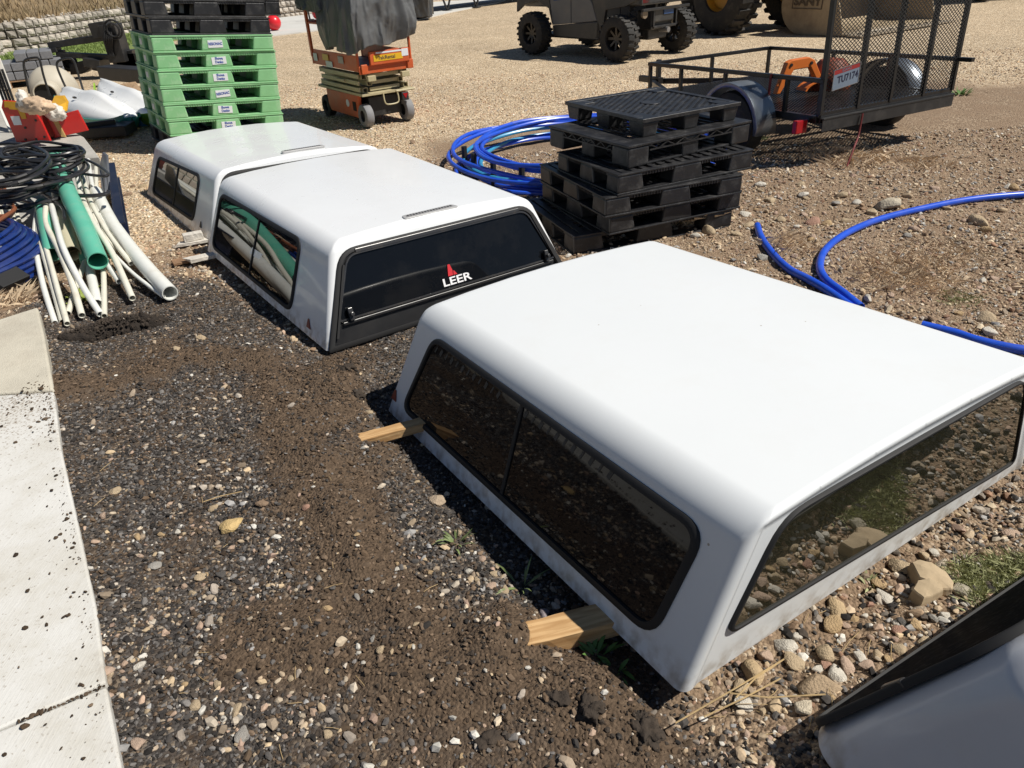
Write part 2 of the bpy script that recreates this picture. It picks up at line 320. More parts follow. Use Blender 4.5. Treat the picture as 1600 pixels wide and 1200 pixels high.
def ground_mat():
    m = bpy.data.materials.new('yard_ground'); m.use_nodes = True; t = m.node_tree; b = t.nodes['Principled BSDF']; L = t.links.new
    g = nd(t, 'ShaderNodeNewGeometry'); at_ = nd(t, 'ShaderNodeAttribute', attribute_name='zone'); sp_ = nd(t, 'ShaderNodeSeparateColor'); L(at_.outputs['Color'], sp_.inputs[0])
    def vor(sc, warp=0):
        v = nd(t, 'ShaderNodeTexVoronoi'); v.inputs['Scale'].default_value = sc; L(g.outputs['Position'], v.inputs['Vector']); return v
    def noi(sc, det=5, r=.6):
        v = nd(t, 'ShaderNodeTexNoise'); v.inputs['Scale'].default_value = sc; v.inputs['Detail'].default_value = det; v.inputs['Roughness'].default_value = r; L(g.outputs['Position'], v.inputs['Vector']); return v
    def mix(f, a, b_):
        x = nd(t, 'ShaderNodeMix', data_type='RGBA'); L(f, x.inputs[0]); L(a, x.inputs[6]); L(b_, x.inputs[7]); return x.outputs[2]
    def math_(op, a, b_=None):
        x = nd(t, 'ShaderNodeMath', operation=op)
        for i, q in enumerate((a, b_)):
            if q is None: continue
            if isinstance(q, (int, float)): x.inputs[i].default_value = q
            else: L(q, x.inputs[i])
        return x.outputs[0]
    vs, vm, vl = vor(150), vor(85), vor(36)
    n1, n2, n3 = noi(2.2), noi(40, 8, .7), noi(.5, 4)
    sc = nd(t, 'ShaderNodeSeparateColor'); L(vs.outputs['Color'], sc.inputs[0]); mc = nd(t, 'ShaderNodeSeparateColor'); L(vm.outputs['Color'], mc.inputs[0]); lc = nd(t, 'ShaderNodeSeparateColor'); L(vl.outputs['Color'], lc.inputs[0])
    asph = ramp(t, [(0, (.028, .024, .022)), (.5, (.072, .063, .058)), (.8, (.125, .112, .102)), (.93, (.24, .19, .14)), (1, (.42, .35, .27))]); L(mc.outputs[0], asph.inputs[0])
    dirt = ramp(t, [(.25, (.058, .040, .027)), (.5, (.12, .083, .055)), (.75, (.195, .138, .093))]); L(n2.outputs[0], dirt.inputs[0])
    tan = ramp(t, [(0, (.26, .18, .105)), (.35, (.54, .41, .265)), (.7, (.71, .56, .385)), (1, (.85, .73, .55))]); L(lc.outputs[0], tan.inputs[0])
    tan2 = ramp(t, [(0, (.24, .165, .10)), (.5, (.60, .455, .30)), (1, (.82, .69, .50))]); L(mc.outputs[1], tan2.inputs[0])
    brown = ramp(t, [(0, (.12, .080, .052)), (.5, (.31, .22, .145)), (.85, (.42, .31, .21)), (1, (.56, .45, .33))]); L(mc.outputs[1], brown.inputs[0])
    soil = ramp(t, [(.3, (.21, .145, .095)), (.7, (.36, .255, .17))]); L(n2.outputs[0], soil.inputs[0])
    half = nd(t, 'ShaderNodeMapRange'); half.inputs[1].default_value = .42; half.inputs[2].default_value = .58; L(n1.outputs[0], half.inputs[0])
    base = mix(half.outputs[0], soil.outputs[0], brown.outputs[0])
    # tan gravel in two stone tones; gap range left unlinked
    gap = nd(t, 'ShaderNodeMapRange'); gap.inputs[1].default_value = .0; gap.inputs[2].default_value = .5; L(vl.outputs['Distance'], gap.inputs[0])
    tanm = mix(half.outputs[0], tan.outputs[0], tan2.outputs[0])
    big = nd(t, 'ShaderNodeMapRange'); big.inputs[1].default_value = .3; big.inputs[2].default_value = .7; big.inputs[3].default_value = .86; big.inputs[4].default_value = 1.12; L(n3.outputs[0], big.inputs[0])
    gr = nd(t, 'ShaderNodeMapRange'); gr.inputs[1].default_value = .3; gr.inputs[2].default_value = .7; gr.inputs[3].default_value = .62; gr.inputs[4].default_value = 1.3; L(noi(13, 5, .8).outputs[0], gr.inputs[0])
    tv = nd(t, 'ShaderNodeVectorMath', operation='SCALE'); L(tanm, tv.inputs[0]); L(math_('MULTIPLY', big.outputs[0], gr.outputs[0]), tv.inputs['Scale'])
    # soil speckling in the asphalt
    sp2 = nd(t, 'ShaderNodeMapRange'); sp2.inputs[1].default_value = .45; sp2.inputs[2].default_value = .7; L(noi(3.5, 8, .75).outputs[0], sp2.inputs[0])
    am = mix(sp2.outputs[0], asph.outputs[0], dirt.outputs[0])
    c = mix(sp_.outputs[2], base, tv.outputs[0]); c = mix(sp_.outputs[0], c, am); c = mix(sp_.outputs[1], c, dirt.outputs[0])
    L(c, b.inputs['Base Color']); b.inputs['Roughness'].default_value = .92; b.inputs['Specular IOR Level'].default_value = .25
    inv = lambda v, s: math_('MULTIPLY', math_('SUBTRACT', 1.0, v.outputs['Distance']), s)
    h = math_('ADD', inv(vm, .009), math_('MULTIPLY', n2.outputs[0], .012)); h2 = math_('ADD', inv(vl, .022), inv(vm, .006))
    hm = nd(t, 'ShaderNodeMix', data_type='FLOAT'); L(sp_.outputs[2], hm.inputs[0]); L(h, hm.inputs[2]); L(h2, hm.inputs[3])
    bp = nd(t, 'ShaderNodeBump'); bp.inputs['Strength'].default_value = 1; bp.inputs['Distance'].default_value = 1.0; L(hm.outputs[0], bp.inputs['Height']); L(bp.outputs[0], b.inputs['Normal'])
    return m
ground = build_ground()

# ---- pebbles: variants in a collection used only by the gravel's geometry nodes
def rock_mesh(name, sub, seed, flat=.6, ang=.35):
    bm = bmesh.new(); bmesh.ops.create_icosphere(bm, subdivisions=sub, radius=1)
    r = random.Random(seed); o = V((r.random() * 50, r.random() * 50, r.random() * 50)); sx = V((r.uniform(.8, 1.25), r.uniform(.65, 1), flat * r.uniform(.7, 1.1)))
    planes = [(V((r.gauss(0, 1), r.gauss(0, 1), r.gauss(0, 1))).normalized(), r.uniform(.5, .8)) for _ in range(11)]
    for v in bm.verts:
        p = v.co.copy(); p = p * (1 + ang * (mnoise.noise(p * 1.1 + o)))
        for n, d in planes:
            e = p.dot(n) - d
            if e > 0: p -= n * e * .85
        if sub > 2: p = p * (1 + .035 * mnoise.noise(p * 5 + o))
        v.co = V((p.x * sx.x, p.y * sx.y, p.z * sx.z))
    me = bpy.data.meshes.new(name); bm.to_mesh(me); bm.free(); return me
def rock_mat(inst):
    m = bpy.data.materials.new('pebble_stone' if inst else 'stone'); m.use_nodes = True; t = m.node_tree; b = t.nodes['Principled BSDF']; L = t.links.new
    tc = nd(t, 'ShaderNodeTexCoord'); n = nd(t, 'ShaderNodeTexNoise'); n.inputs['Scale'].default_value = 2.2; n.inputs['Detail'].default_value = 8; n.inputs['Roughness'].default_value = .7; L(tc.outputs['Object'], n.inputs['Vector'])
    mr = nd(t, 'ShaderNodeMapRange'); mr.inputs[1].default_value = .25; mr.inputs[2].default_value = .75; mr.inputs[3].default_value = .72; mr.inputs[4].default_value = 1.22; L(n.outputs[0], mr.inputs[0])
    if inst: a = nd(t, 'ShaderNodeAttribute', attribute_name='col', attribute_type='INSTANCER'); src = a.outputs['Color']
    else: a = nd(t, 'ShaderNodeObjectInfo'); src = a.outputs['Color']
    mx = nd(t, 'ShaderNodeVectorMath', operation='SCALE'); L(src, mx.inputs[0]); L(mr.outputs[0], mx.inputs['Scale']); L(mx.outputs[0], b.inputs['Base Color'])
    b.inputs['Roughness'].default_value = .95; b.inputs['Specular IOR Level'].default_value = .15
    if not inst:
        n3 = nd(t, 'ShaderNodeTexNoise'); n3.inputs['Scale'].default_value = 7; n3.inputs['Detail'].default_value = 8; L(tc.outputs['Object'], n3.inputs['Vector'])
        bp = nd(t, 'ShaderNodeBump'); bp.inputs['Strength'].default_value = .5; bp.inputs['Distance'].default_value = .02; L(n3.outputs[0], bp.inputs['Height']); L(bp.outputs[0], b.inputs['Normal'])
    return m
RMAT, SMAT = rock_mat(True), rock_mat(False)
pc = bpy.data.collections.new('pebble_shapes')
for k in range(7):
    me = rock_mesh('pebble', 2 if k < 3 else 1, 100 + k, .7); me.materials.append(RMAT)
    pc.objects.link(bpy.data.objects.new('pebble', me))
TANC = np.array([(.46, .36, .25), (.52, .43, .32), (.40, .32, .24), (.58, .50, .40), (.33, .26, .19), (.43, .31, .23), (.52, .40, .26), (.38, .27, .21), (.34, .33, .32), (.62, .59, .53), (.36, .31, .26), (.48, .42, .35)])
DARKC = np.array([(.042, .038, .036), (.066, .060, .056), (.10, .092, .086), (.145, .134, .126), (.034, .031, .029), (.085, .070, .058), (.20, .187, .176)])
BROWNC = np.array([(.145, .100, .066), (.10, .071, .048), (.19, .136, .094), (.070, .050, .036)])
MIXC = np.array([(.28, .19, .125), (.38, .27, .18), (.46, .35, .235), (.20, .135, .09), (.56, .44, .31), (.32, .20, .135), (.64, .53, .38), (.22, .19, .16)])
def shade_cols(arr, n): 
    c = arr[rng.integers(0, len(arr), n)] * rng.uniform(.75, 1.25, (n, 1)); return np.clip(c, 0, .85)
ZS_TOP = .077
def scatter():
    xs, ys, ss, cs = [], [], [], []
    def batch(n, box, size, pick, keep):
        x = rng.uniform(box[0], box[1], n); y = rng.uniform(box[2], box[3], n)
        r = np.hypot(x, y); k = rng.random(n) < np.minimum(1, (3.0 / np.maximum(r, .5)) ** 1.2)
        # only what stands in front of the camera, with a margin
        k &= (np.abs(x - .05 * y) < (y + .6) * .98 + .5)
        x, y = x[k], y[k]; a, d, t, dr = masks(x, y); sl = sdf_poly(x, y, SLAB)
        k = (sl > .0) & (rng.random(len(x)) < keep(x, y, a, d, t)); x, y, a, d, t = x[k], y[k], a[k], d[k], t[k]
        s = size(len(x)); c = pick(x, y, a, d, t); xs.append(x); ys.append(y); ss.append(s); cs.append(c)
    def logn(m, s, hi): return lambda n: np.minimum(m * np.exp(rng.normal(0, s, n)), hi)
    # dark asphalt grit
    batch(230000, (-3.2, 2.6, .3, 5), logn(.0058, .38, .016), lambda x, y, a, d, t: np.where((rng.random((len(x), 1)) < .22 + .6 * d[:, None]), shade_cols(BROWNC, len(x)), shade_cols(DARKC, len(x))), lambda x, y, a, d, t: a * (1 - .6 * d))
    # pale chips in the asphalt
    chip = lambda x, y: .14 + .8 * sstep(2.3, 1.1, y) * (fbm(x, y, 2, 77) > .42) + .4 * (fbm(x, y, 3.5, 71) > .62)
    batch(70000, (-3.2, 2.6, .3, 5), logn(.0070, .5, .024), lambda x, y, a, d, t: shade_cols(TANC, len(x)), lambda x, y, a, d, t: a * (1 - .9 * d) * chip(x, y) * .8)
    # mixed stony ground to the right
    rocky = lambda x, y: .55 + .45 * (fbm(x, y, 1.4, 61) > .47)
    batch(330000, (-3, 5.5, .3, 7.5), logn(.0072, .52, .026), lambda x, y, a, d, t: np.where(rng.random((len(x), 1)) < .45, shade_cols(TANC, len(x)), np.where((y[:, None] < 2.4) & (rng.random((len(x), 1)) < .6), shade_cols(DARKC, len(x)), shade_cols(MIXC, len(x)))), lambda x, y, a, d, t: (1 - a) * (1 - t) * rocky(x, y))
    # pea gravel farther off
    batch(230000, (-7, 9, 4, 13), logn(.0105, .3, .024), lambda x, y, a, d, t: np.clip(shade_cols(TANC, len(x)) * np.array([1.22, 1.12, 1.0]) + .03, 0, .85), lambda x, y, a, d, t: t)
    n = 90000; x = rng.uniform(-3.2, -.8, n); y = rng.uniform(.6, 4, n); sl = sdf_poly(x, y, SLAB); q = at(60, 612, .06); d1 = np.hypot(x - q.x, y - q.y)
    k = (sl < 0) & (rng.random(n) < .55 * np.exp(sl / .022) * (fbm(x, y, 5, 91) > .42) + .35 * np.exp(-(d1 / .17) ** 2) * (fbm(x, y, 7, 93) > .5) + .015 * np.exp(-(d1 / .5) ** 2))
    x, y = x[k], y[k]; xs.append(x); ys.append(y); ss.append(np.minimum(.0028 * np.exp(rng.normal(0, .5, len(x))), .009)); cs.append(shade_cols(BROWNC, len(x)) * .8); nslab = len(x)
    x = np.concatenate(xs); y = np.concatenate(ys); s = np.concatenate(ss); c = np.concatenate(cs); z = gz_arr(x, y) + s * .25; z[-nslab:] = ZS_TOP + s[-nslab:] * .3
    n = len(x); me = bpy.data.meshes.new('gravel'); me.vertices.add(n); me.vertices.foreach_set('co', np.stack([x, y, z], -1).ravel())
    def attr(nm, ty, key, val): a = me.attributes.new(nm, ty, 'POINT'); a.data.foreach_set(key, val)
    attr('scl', 'FLOAT', 'value', s.astype(np.float32)); attr('var', 'INT', 'value', rng.integers(0, 7, n).astype(np.int32))
    attr('rot', 'FLOAT_VECTOR', 'vector', np.stack([rng.normal(0, .35, n), rng.normal(0, .35, n), rng.uniform(0, 6.28, n)], -1).ravel().astype(np.float32))
    attr('col', 'FLOAT_COLOR', 'color', np.concatenate([c, np.ones((n, 1))], 1).ravel().astype(np.float32))
    o = bpy.data.objects.new('gravel', me); C.objects.link(o); tag(o, 'loose dark grit and tan pebbles strewn over the yard', 'gravel', kind='stuff')
    me.materials.append(RMAT)
    g = bpy.data.node_groups.new('strew_pebbles', 'GeometryNodeTree'); g.interface.new_socket('Geometry', in_out='INPUT', socket_type='NodeSocketGeometry'); g.interface.new_socket('Geometry', in_out='OUTPUT', socket_type='NodeSocketGeometry')
    i = g.nodes.new('NodeGroupInput'); ou = g.nodes.new('NodeGroupOutput'); ip = g.nodes.new('GeometryNodeInstanceOnPoints'); ci = g.nodes.new('GeometryNodeCollectionInfo')
    ci.inputs['Collection'].default_value = pc; ci.inputs['Separate Children'].default_value = True; ci.inputs['Reset Children'].default_value = True; ip.inputs['Pick Instance'].default_value = True
    def na(nm, ty): q = g.nodes.new('GeometryNodeInputNamedAttribute'); q.data_type = ty; q.inputs['Name'].default_value = nm; return q.outputs['Attribute']
    l = g.links.new; l(i.outputs[0], ip.inputs['Points']); l(ci.outputs[0], ip.inputs['Instance']); l(na('var', 'INT'), ip.inputs['Instance Index']); l(na('scl', 'FLOAT'), ip.inputs['Scale'])
    er = g.nodes.new('FunctionNodeEulerToRotation'); l(na('rot', 'FLOAT_VECTOR'), er.inputs[0]); l(er.outputs[0], ip.inputs['Rotation']); l(ip.outputs[0], ou.inputs[0])
    o.modifiers.new('strew', 'NODES').node_group = g; print('pebbles', n)
scatter()

# ---- single stones large enough to pick apart: children of the ground
STM = []
for k in range(12):
    me = rock_mesh('stone', 3, 300 + k, .62, .3); me.materials.append(SMAT); me.shade_smooth() if k % 3 else None; STM.append(me)
SLABM = []
for k in range(3):
    me = rock_mesh('stone', 3, 500 + k, .3, .45); me.materials.append(SMAT); SLABM.append(me)
def stone(px, py, wpx, col, mesh=None, rz=None, el=1.0, h=1.0):
    p = at(px, py); d = (p - V((0, 0, CAM_H))).length; s = wpx / F_PX * d / 2
    o = bpy.data.objects.new('stone', mesh or random.choice(STM)); C.objects.link(o); o.parent = ground
    o.location = (p.x, p.y, gz(p.x, p.y) + s * .22); o.rotation_euler = (random.gauss(0, .15), random.gauss(0, .15), random.uniform(0, 6.3) if rz is None else rz)
    o.scale = (s * el, s / el, s * h); o.color = (*col, 1); return o
TN, PK, WH, GY, OR, RD, BR = (.46, .36, .24), (.46, .34, .26), (.58, .54, .47), (.33, .31, .28), (.46, .33, .19), (.38, .23, .17), (.27, .19, .13)
for a in [(278, 552, 17, TN), (316, 530, 18, TN), (412, 791, 20, BR), (362, 825, 30, (.58, .42, .2)), (185, 778, 18, TN), (313, 900, 20, TN), (216, 845, 14, OR), (252, 838, 12, OR), (166, 820, 16, PK), (245, 889, 22, GY), (346, 898, 20, DARKC[2]), (300, 925, 14, TN), (480, 800, 14, RD), (400, 765, 10, WH),
          (222, 1053, 18, WH), (176, 1066, 20, PK), (343, 1070, 18, TN), (370, 1113, 24, TN), (306, 1107, 20, TN), (350, 1125, 14, WH), (224, 1176, 24, PK), (380, 1150, 22, GY), (452, 1087, 10, PK), (511, 1148, 16, TN), (583, 1005, 13, GY), (596, 1023, 18, TN), (648, 1025, 10, WH), (513, 952, 16, OR), (632, 887, 12, TN), (558, 934, 14, GY), (582, 930, 10, WH),
          (715, 830, 22, TN), (752, 868, 15, PK), (776, 876, 16, TN), (733, 892, 14, WH), (768, 915, 20, PK), (758, 906, 11, GY), (790, 920, 14, TN), (745, 905, 13, TN), (772, 890, 12, TN), (850, 955, 26, (.30, .26, .27)), (895, 1002, 14, WH), (683, 775, 28, (.42, .33, .24)), (640, 790, 12, PK), (650, 750, 14, TN), (575, 640, 14, TN), (570, 705, 13, GY),
          (1180, 1035, 44, (.48, .36, .22)), (1200, 1008, 30, PK), (1228, 992, 36, WH), (1246, 1015, 30, TN), (1160, 1052, 24, TN), (1168, 1083, 30, WH), (1283, 1067, 54, (.40, .30, .20)), (1308, 1045, 32, WH), (1325, 1032, 32, PK), (1293, 1027, 20, RD), (1282, 1033, 18, WH), (1258, 1103, 36, (.55, .48, .37)), (1195, 1097, 16, TN), (1120, 1090, 14, PK), (1168, 1140, 16, PK), (1195, 1145, 13, TN), (1165, 1170, 16, WH),
          (1313, 935, 36, (.52, .39, .24)), (1304, 958, 38, OR), (1293, 1008, 34, TN), (1248, 978, 22, WH), (1363, 905, 11, PK), (1366, 925, 16, RD), (1390, 915, 24, WH), (1409, 980, 26, RD), (1408, 964, 18, WH), (1432, 973, 24, OR), (1445, 1000, 22, TN), (1460, 965, 16, GY), (1478, 960, 18, WH), (1503, 922, 26, (.40, .36, .28)), (1411, 872, 30, TN), (1380, 890, 24, OR), (1345, 1018, 18, WH), (1355, 1036, 18, PK), (1372, 1020, 20, TN), (1390, 1030, 18, OR), (1405, 1014, 22, TN), (1363, 903, 15, TN), (1340, 948, 13, OR), (1355, 945, 13, WH), (1447, 853, 20, TN), (1535, 822, 20, OR), (1585, 825, 28, PK), (1466, 848, 16, WH), (1535, 812, 12, OR), (1478, 888, 12, TN),
          (1385, 325, 40, (.50, .44, .34)), (1362, 334, 22, TN), (1314, 306, 22, TN), (1310, 316, 14, TN), (1254, 306, 16, WH), (1250, 290, 14, TN), (1189, 292, 18, WH), (1202, 313, 18, TN), (1271, 348, 26, RD), (1292, 350, 18, OR), (1427, 360, 20, PK), (1528, 350, 30, TN), (1540, 362, 16, OR), (1540, 501, 28, TN), (1546, 520, 24, WH), (1498, 491, 14, OR), (1458, 503, 18, BR), (1392, 462, 14, PK), (1355, 470, 20, WH), (1260, 310, 12, TN), (1220, 345, 16, TN), (1245, 355, 14, WH), (1187, 300, 12, TN), (1190, 408, 22, GY), (1165, 335, 16, WH), (1170, 355, 18, TN), (1140, 345, 16, TN), (1125, 352, 22, WH), (1150, 368, 16, TN), (1107, 365, 24, TN), (1085, 372, 18, WH),
          (645, 225, 12, BR), (297, 385, 10, TN), (312, 412, 10, TN), (225, 292, 13, TN), (208, 292, 9, BR), (200, 305, 10, BR), (60, 468, 16, PK), (1352, 232, 14, TN), (1322, 345, 14, TN), (1575, 455, 14, PK), (1500, 380, 12, TN)]:
    stone(*a, el=random.uniform(.85, 1.15))
def flat_rock(pts, h, col):
    P = [at(a, b) for a, b in pts]; c = sum(P, V()) / len(P); bm = bmesh.new(); z0 = gz(c.x, c.y)
    fine = []
    for p, q in zip(P, P[1:] + P[:1]):
        for k in range(4): t_ = k / 4; e = p.lerp(q, t_) - c; e *= 1 + .07 * mnoise.noise(e * 40 + V((h * 99, 0, 0))); fine.append(e)
    rings = [(1.04, -.02), (1.05, h * .5), (1.0, h * .9), (.93, h), (.6, h * 1.08), (.3, h * 1.12)]; n = len(fine)
    vs = [V((e.x * f_, e.y * f_, z + .008 * mnoise.noise(V((e.x * 25 * f_, e.y * 25 * f_, z * 9))))) for f_, z in rings for e in fine] + [V((0, 0, h * 1.12))]
    fs = [(r_ * n + i, r_ * n + (i + 1) % n, (r_ + 1) * n + (i + 1) % n, (r_ + 1) * n + i) for r_ in range(len(rings) - 1) for i in range(n)] + [((len(rings) - 1) * n + i, (len(rings) - 1) * n + (i + 1) % n, len(vs) - 1) for i in range(n)]
    me = bpy.data.meshes.new('stone'); me.from_pydata(vs, [], fs); me.materials.append(SMAT); o = bpy.data.objects.new('stone', me); C.objects.link(o); o.parent = ground; o.location = (c.x, c.y, z0); o.color = (*col, 1); bm.free(); return o
flat_rock([(1422, 882), (1434, 878), (1452, 882), (1478, 894), (1491, 911), (1487, 923), (1470, 921), (1452, 914), (1436, 906)], .055, (.46, .36, .24)); flat_rock([(1424, 926), (1432, 912), (1450, 908), (1470, 914), (1474, 926), (1458, 934), (1441, 942)], .045, (.42, .33, .22))
for _ in range(70):
    px, py = random.choice([(random.uniform(1100, 1560), random.uniform(860, 1150)), (random.uniform(1180, 1600), random.uniform(285, 520)), (random.uniform(1060, 1600), random.uniform(290, 380))])
    if py > 850 and py < 1098 - (px - 1075) * .69: continue
    if py > 560 and py > 1190 - (px - 1240) * .85: continue
    stone(px, py, random.uniform(9, 16), random.choice([TN, PK, WH, GY, OR, MIXC[2], MIXC[1]]))
for _ in range(45):
    stone(random.uniform(150, 760), random.uniform(800, 1190), random.uniform(8, 13), random.choice([TN, PK, WH, OR, GY, DARKC[3]]))

# ---- concrete footpath slab on the left, in two panels
def slab_mat():
    m = bpy.data.materials.new('broom_finished_concrete'); m.use_nodes = True; t = m.node_tree; b = t.nodes['Principled BSDF']; L = t.links.new
    g = nd(t, 'ShaderNodeNewGeometry'); mp = nd(t, 'ShaderNodeMapping'); mp.inputs['Rotation'].default_value = (0, 0, R(-31)); mp.inputs['Scale'].default_value = (220, 6, 1); L(g.outputs[0], mp.inputs[0])
    n = nd(t, 'ShaderNodeTexNoise'); n.inputs['Scale'].default_value = 1; n.inputs['Detail'].default_value = 3; L(mp.outputs[0], n.inputs[0])
    n2 = nd(t, 'ShaderNodeTexNoise'); n2.inputs['Scale'].default_value = 3; n2.inputs['Detail'].default_value = 9; n2.inputs['Roughness'].default_value = .7; L(g.outputs[0], n2.inputs[0])
    n4 = nd(t, 'ShaderNodeTexNoise'); n4.inputs['Scale'].default_value = 90; n4.inputs['Detail'].default_value = 4; L(g.outputs[0], n4.inputs[0])
    c = ramp(t, [(.30, (.42, .385, .33)), (.42, (.57, .55, .50)), (.58, (.64, .63, .60)), (.75, (.68, .675, .65))]); L(n2.outputs[0], c.inputs[0])
    # blown soil, thicker by the loose earth near the far end
    vm_ = nd(t, 'ShaderNodeVectorMath', operation='DISTANCE'); L(g.outputs[0], vm_.inputs[0]); q = at(60, 610, .06); vm_.inputs[1].default_value = q
    ds = nd(t, 'ShaderNodeMapRange'); ds.inputs[1].default_value = .75; ds.inputs[2].default_value = .05; ds.inputs[3].default_value = 0; ds.inputs[4].default_value = .16; L(vm_.outputs['Value'], ds.inputs[0])
    ad = nd(t, 'ShaderNodeMath', operation='ADD'); L(ds.outputs[0], ad.inputs[0]); L(n4.outputs[0], ad.inputs[1])
    th = nd(t, 'ShaderNodeMapRange'); th.inputs[1].default_value = .62; th.inputs[2].default_value = .80; L(ad.outputs[0], th.inputs[0])
    mx = nd(t, 'ShaderNodeMix', data_type='RGBA'); L(th.outputs[0], mx.inputs[0]); L(c.outputs[0], mx.inputs[6]); mx.inputs[7].default_value = (.26, .21, .16, 1); L(mx.outputs[2], b.inputs[0])
    b.inputs['Roughness'].default_value = .85
    ad2 = nd(t, 'ShaderNodeMath', operation='ADD'); L(n.outputs[0], ad2.inputs[0]); L(n4.outputs[0], ad2.inputs[1])
    bp = nd(t, 'ShaderNodeBump'); bp.inputs['Strength'].default_value = .35; bp.inputs['Distance'].default_value = .003; L(ad2.outputs[0], bp.inputs['Height']); L(bp.outputs[0], b.inputs['Normal']); return m
SM = slab_mat()
path = thing('pavement', None, None); tag(path, kind='structure')
ZS = .075
def slab_panel(pts, name='concrete_panel'):
    P = [at(a, b, ZS) for a, b in pts]; mb = MB(); mb.prism([V((p.x, p.y, -.08)) for p in P], (0, 0, .08 + ZS)); return mb.build(name, SM, path, bevel=.008, seg=3)
slab_panel([(-260, 1234), (-2, 1142), (166, 1072), (190, 1200), (225, 1450), (-500, 1500)])
slab_panel([(-2, 1138), (-260, 1226), (-330, 620), (-40, 620), (84, 612), (95, 700), (122, 820), (150, 950), (165, 1066)])
mb = MB(); top = [at(a, b, ZS) for a, b in [(84, 609), (-40, 617), (-330, 617), (-330, 520), (0, 508), (62, 488), (72, 530)]]
up = [p + V((0, 0, 0 if i < 3 else .035)) for i, p in enumerate(top)]; n = len(up)
mb.add([V((p.x, p.y, -.08)) for p in top] + up, [tuple(range(n))[::-1], tuple(range(n, 2 * n))] + [(i, (i + 1) % n, n + (i + 1) % n, n + i) for i in range(n)])
mb.build('sloped_kerb_end', mat('cream_kerb_concrete', (.55, .51, .42), .85, var=.12, vscale=5, bump=.4, bscale=150, dirt=(.3, .25, .19), dirt_amt=.4), path, bevel=.012, seg=3)
# crumbs lying on the slab
for a in [(105, 812, 9), (95, 836, 8), (88, 841, 7), (25, 868, 8), (44, 924, 8), (108, 962, 9), (100, 965, 6), (67, 965, 6), (74, 977, 8), (40, 982, 10), (40, 1136, 14), (8, 1180, 8), (96, 1171, 6), (131, 1186, 8), (25, 692, 10), (3, 667, 8), (113, 1120, 5), (61, 1112, 7), (72, 1133, 5), (47, 905, 4), (78, 897, 5), (105, 890, 4), (84, 733, 5), (74, 792, 4), (47, 763, 4), (130, 1012, 5), (120, 1030, 4), (30, 1044, 4), (78, 846, 4), (60, 590, 9), (45, 600, 7), (70, 640, 8), (40, 650, 6), (60, 660, 9), (30, 630, 5), (80, 690, 6), (12, 640, 5), (52, 676, 5), (65, 608, 12), (72, 655, 12), (50, 640, 8), (35, 612, 6)] + [(i, 1142 - i * .42 + random.uniform(-1, 1), random.uniform(5, 9)) for i in range(30, 165, 7)]:
    o = stone(a[0], a[1], a[2] * (.65 if a[1] < 720 else .85), tuple(BROWNC[random.randrange(4)] * .7), h=.9); p = at(a[0], a[1], ZS); o.location = (p.x, p.y, ZS + .004)

# ================================================================== TRUCK TOPPERS
def lerp2(f, s, t):
    A, B, Cc, D = f; return (1 - t) * ((1 - s) * A + s * B) + t * ((1 - s) * Cc + s * D)
def rpoly(pts, r, n=6):
    out = []; m = len(pts)
    for i, p in enumerate(pts):
        a = (pts[i - 1] - p); b = (pts[(i + 1) % m] - p); ri = r[i] if isinstance(r, (list, tuple)) else r
        ri = min(ri, a.length * .45, b.length * .45); pa = p + a.normalized() * ri; pb = p + b.normalized() * ri
        for k in range(n + 1):
            t = k / n; out.append((1 - t) ** 2 * pa + 2 * t * (1 - t) * p + t * t * pb)
    return out
def inset(pts, d):
    m = len(pts); c = sum(pts, V((0, 0))) / m; out = []
    for i in range(m):
        p0, p1, p2 = pts[i - 1], pts[i], pts[(i + 1) % m]
        def off(a, b):
            e = (b - a).normalized(); nn = V((-e.y, e.x)); 
            if nn.dot(c - a) < 0: nn = -nn
            return a + nn * d, e
        a, e1 = off(p0, p1); b, e2 = off(p1, p2); cr_ = e1.x * e2.y - e1.y * e2.x
        t = ((b.x - a.x) * e2.y - (b.y - a.y) * e2.x) / cr_; out.append(a + e1 * t)
    return out
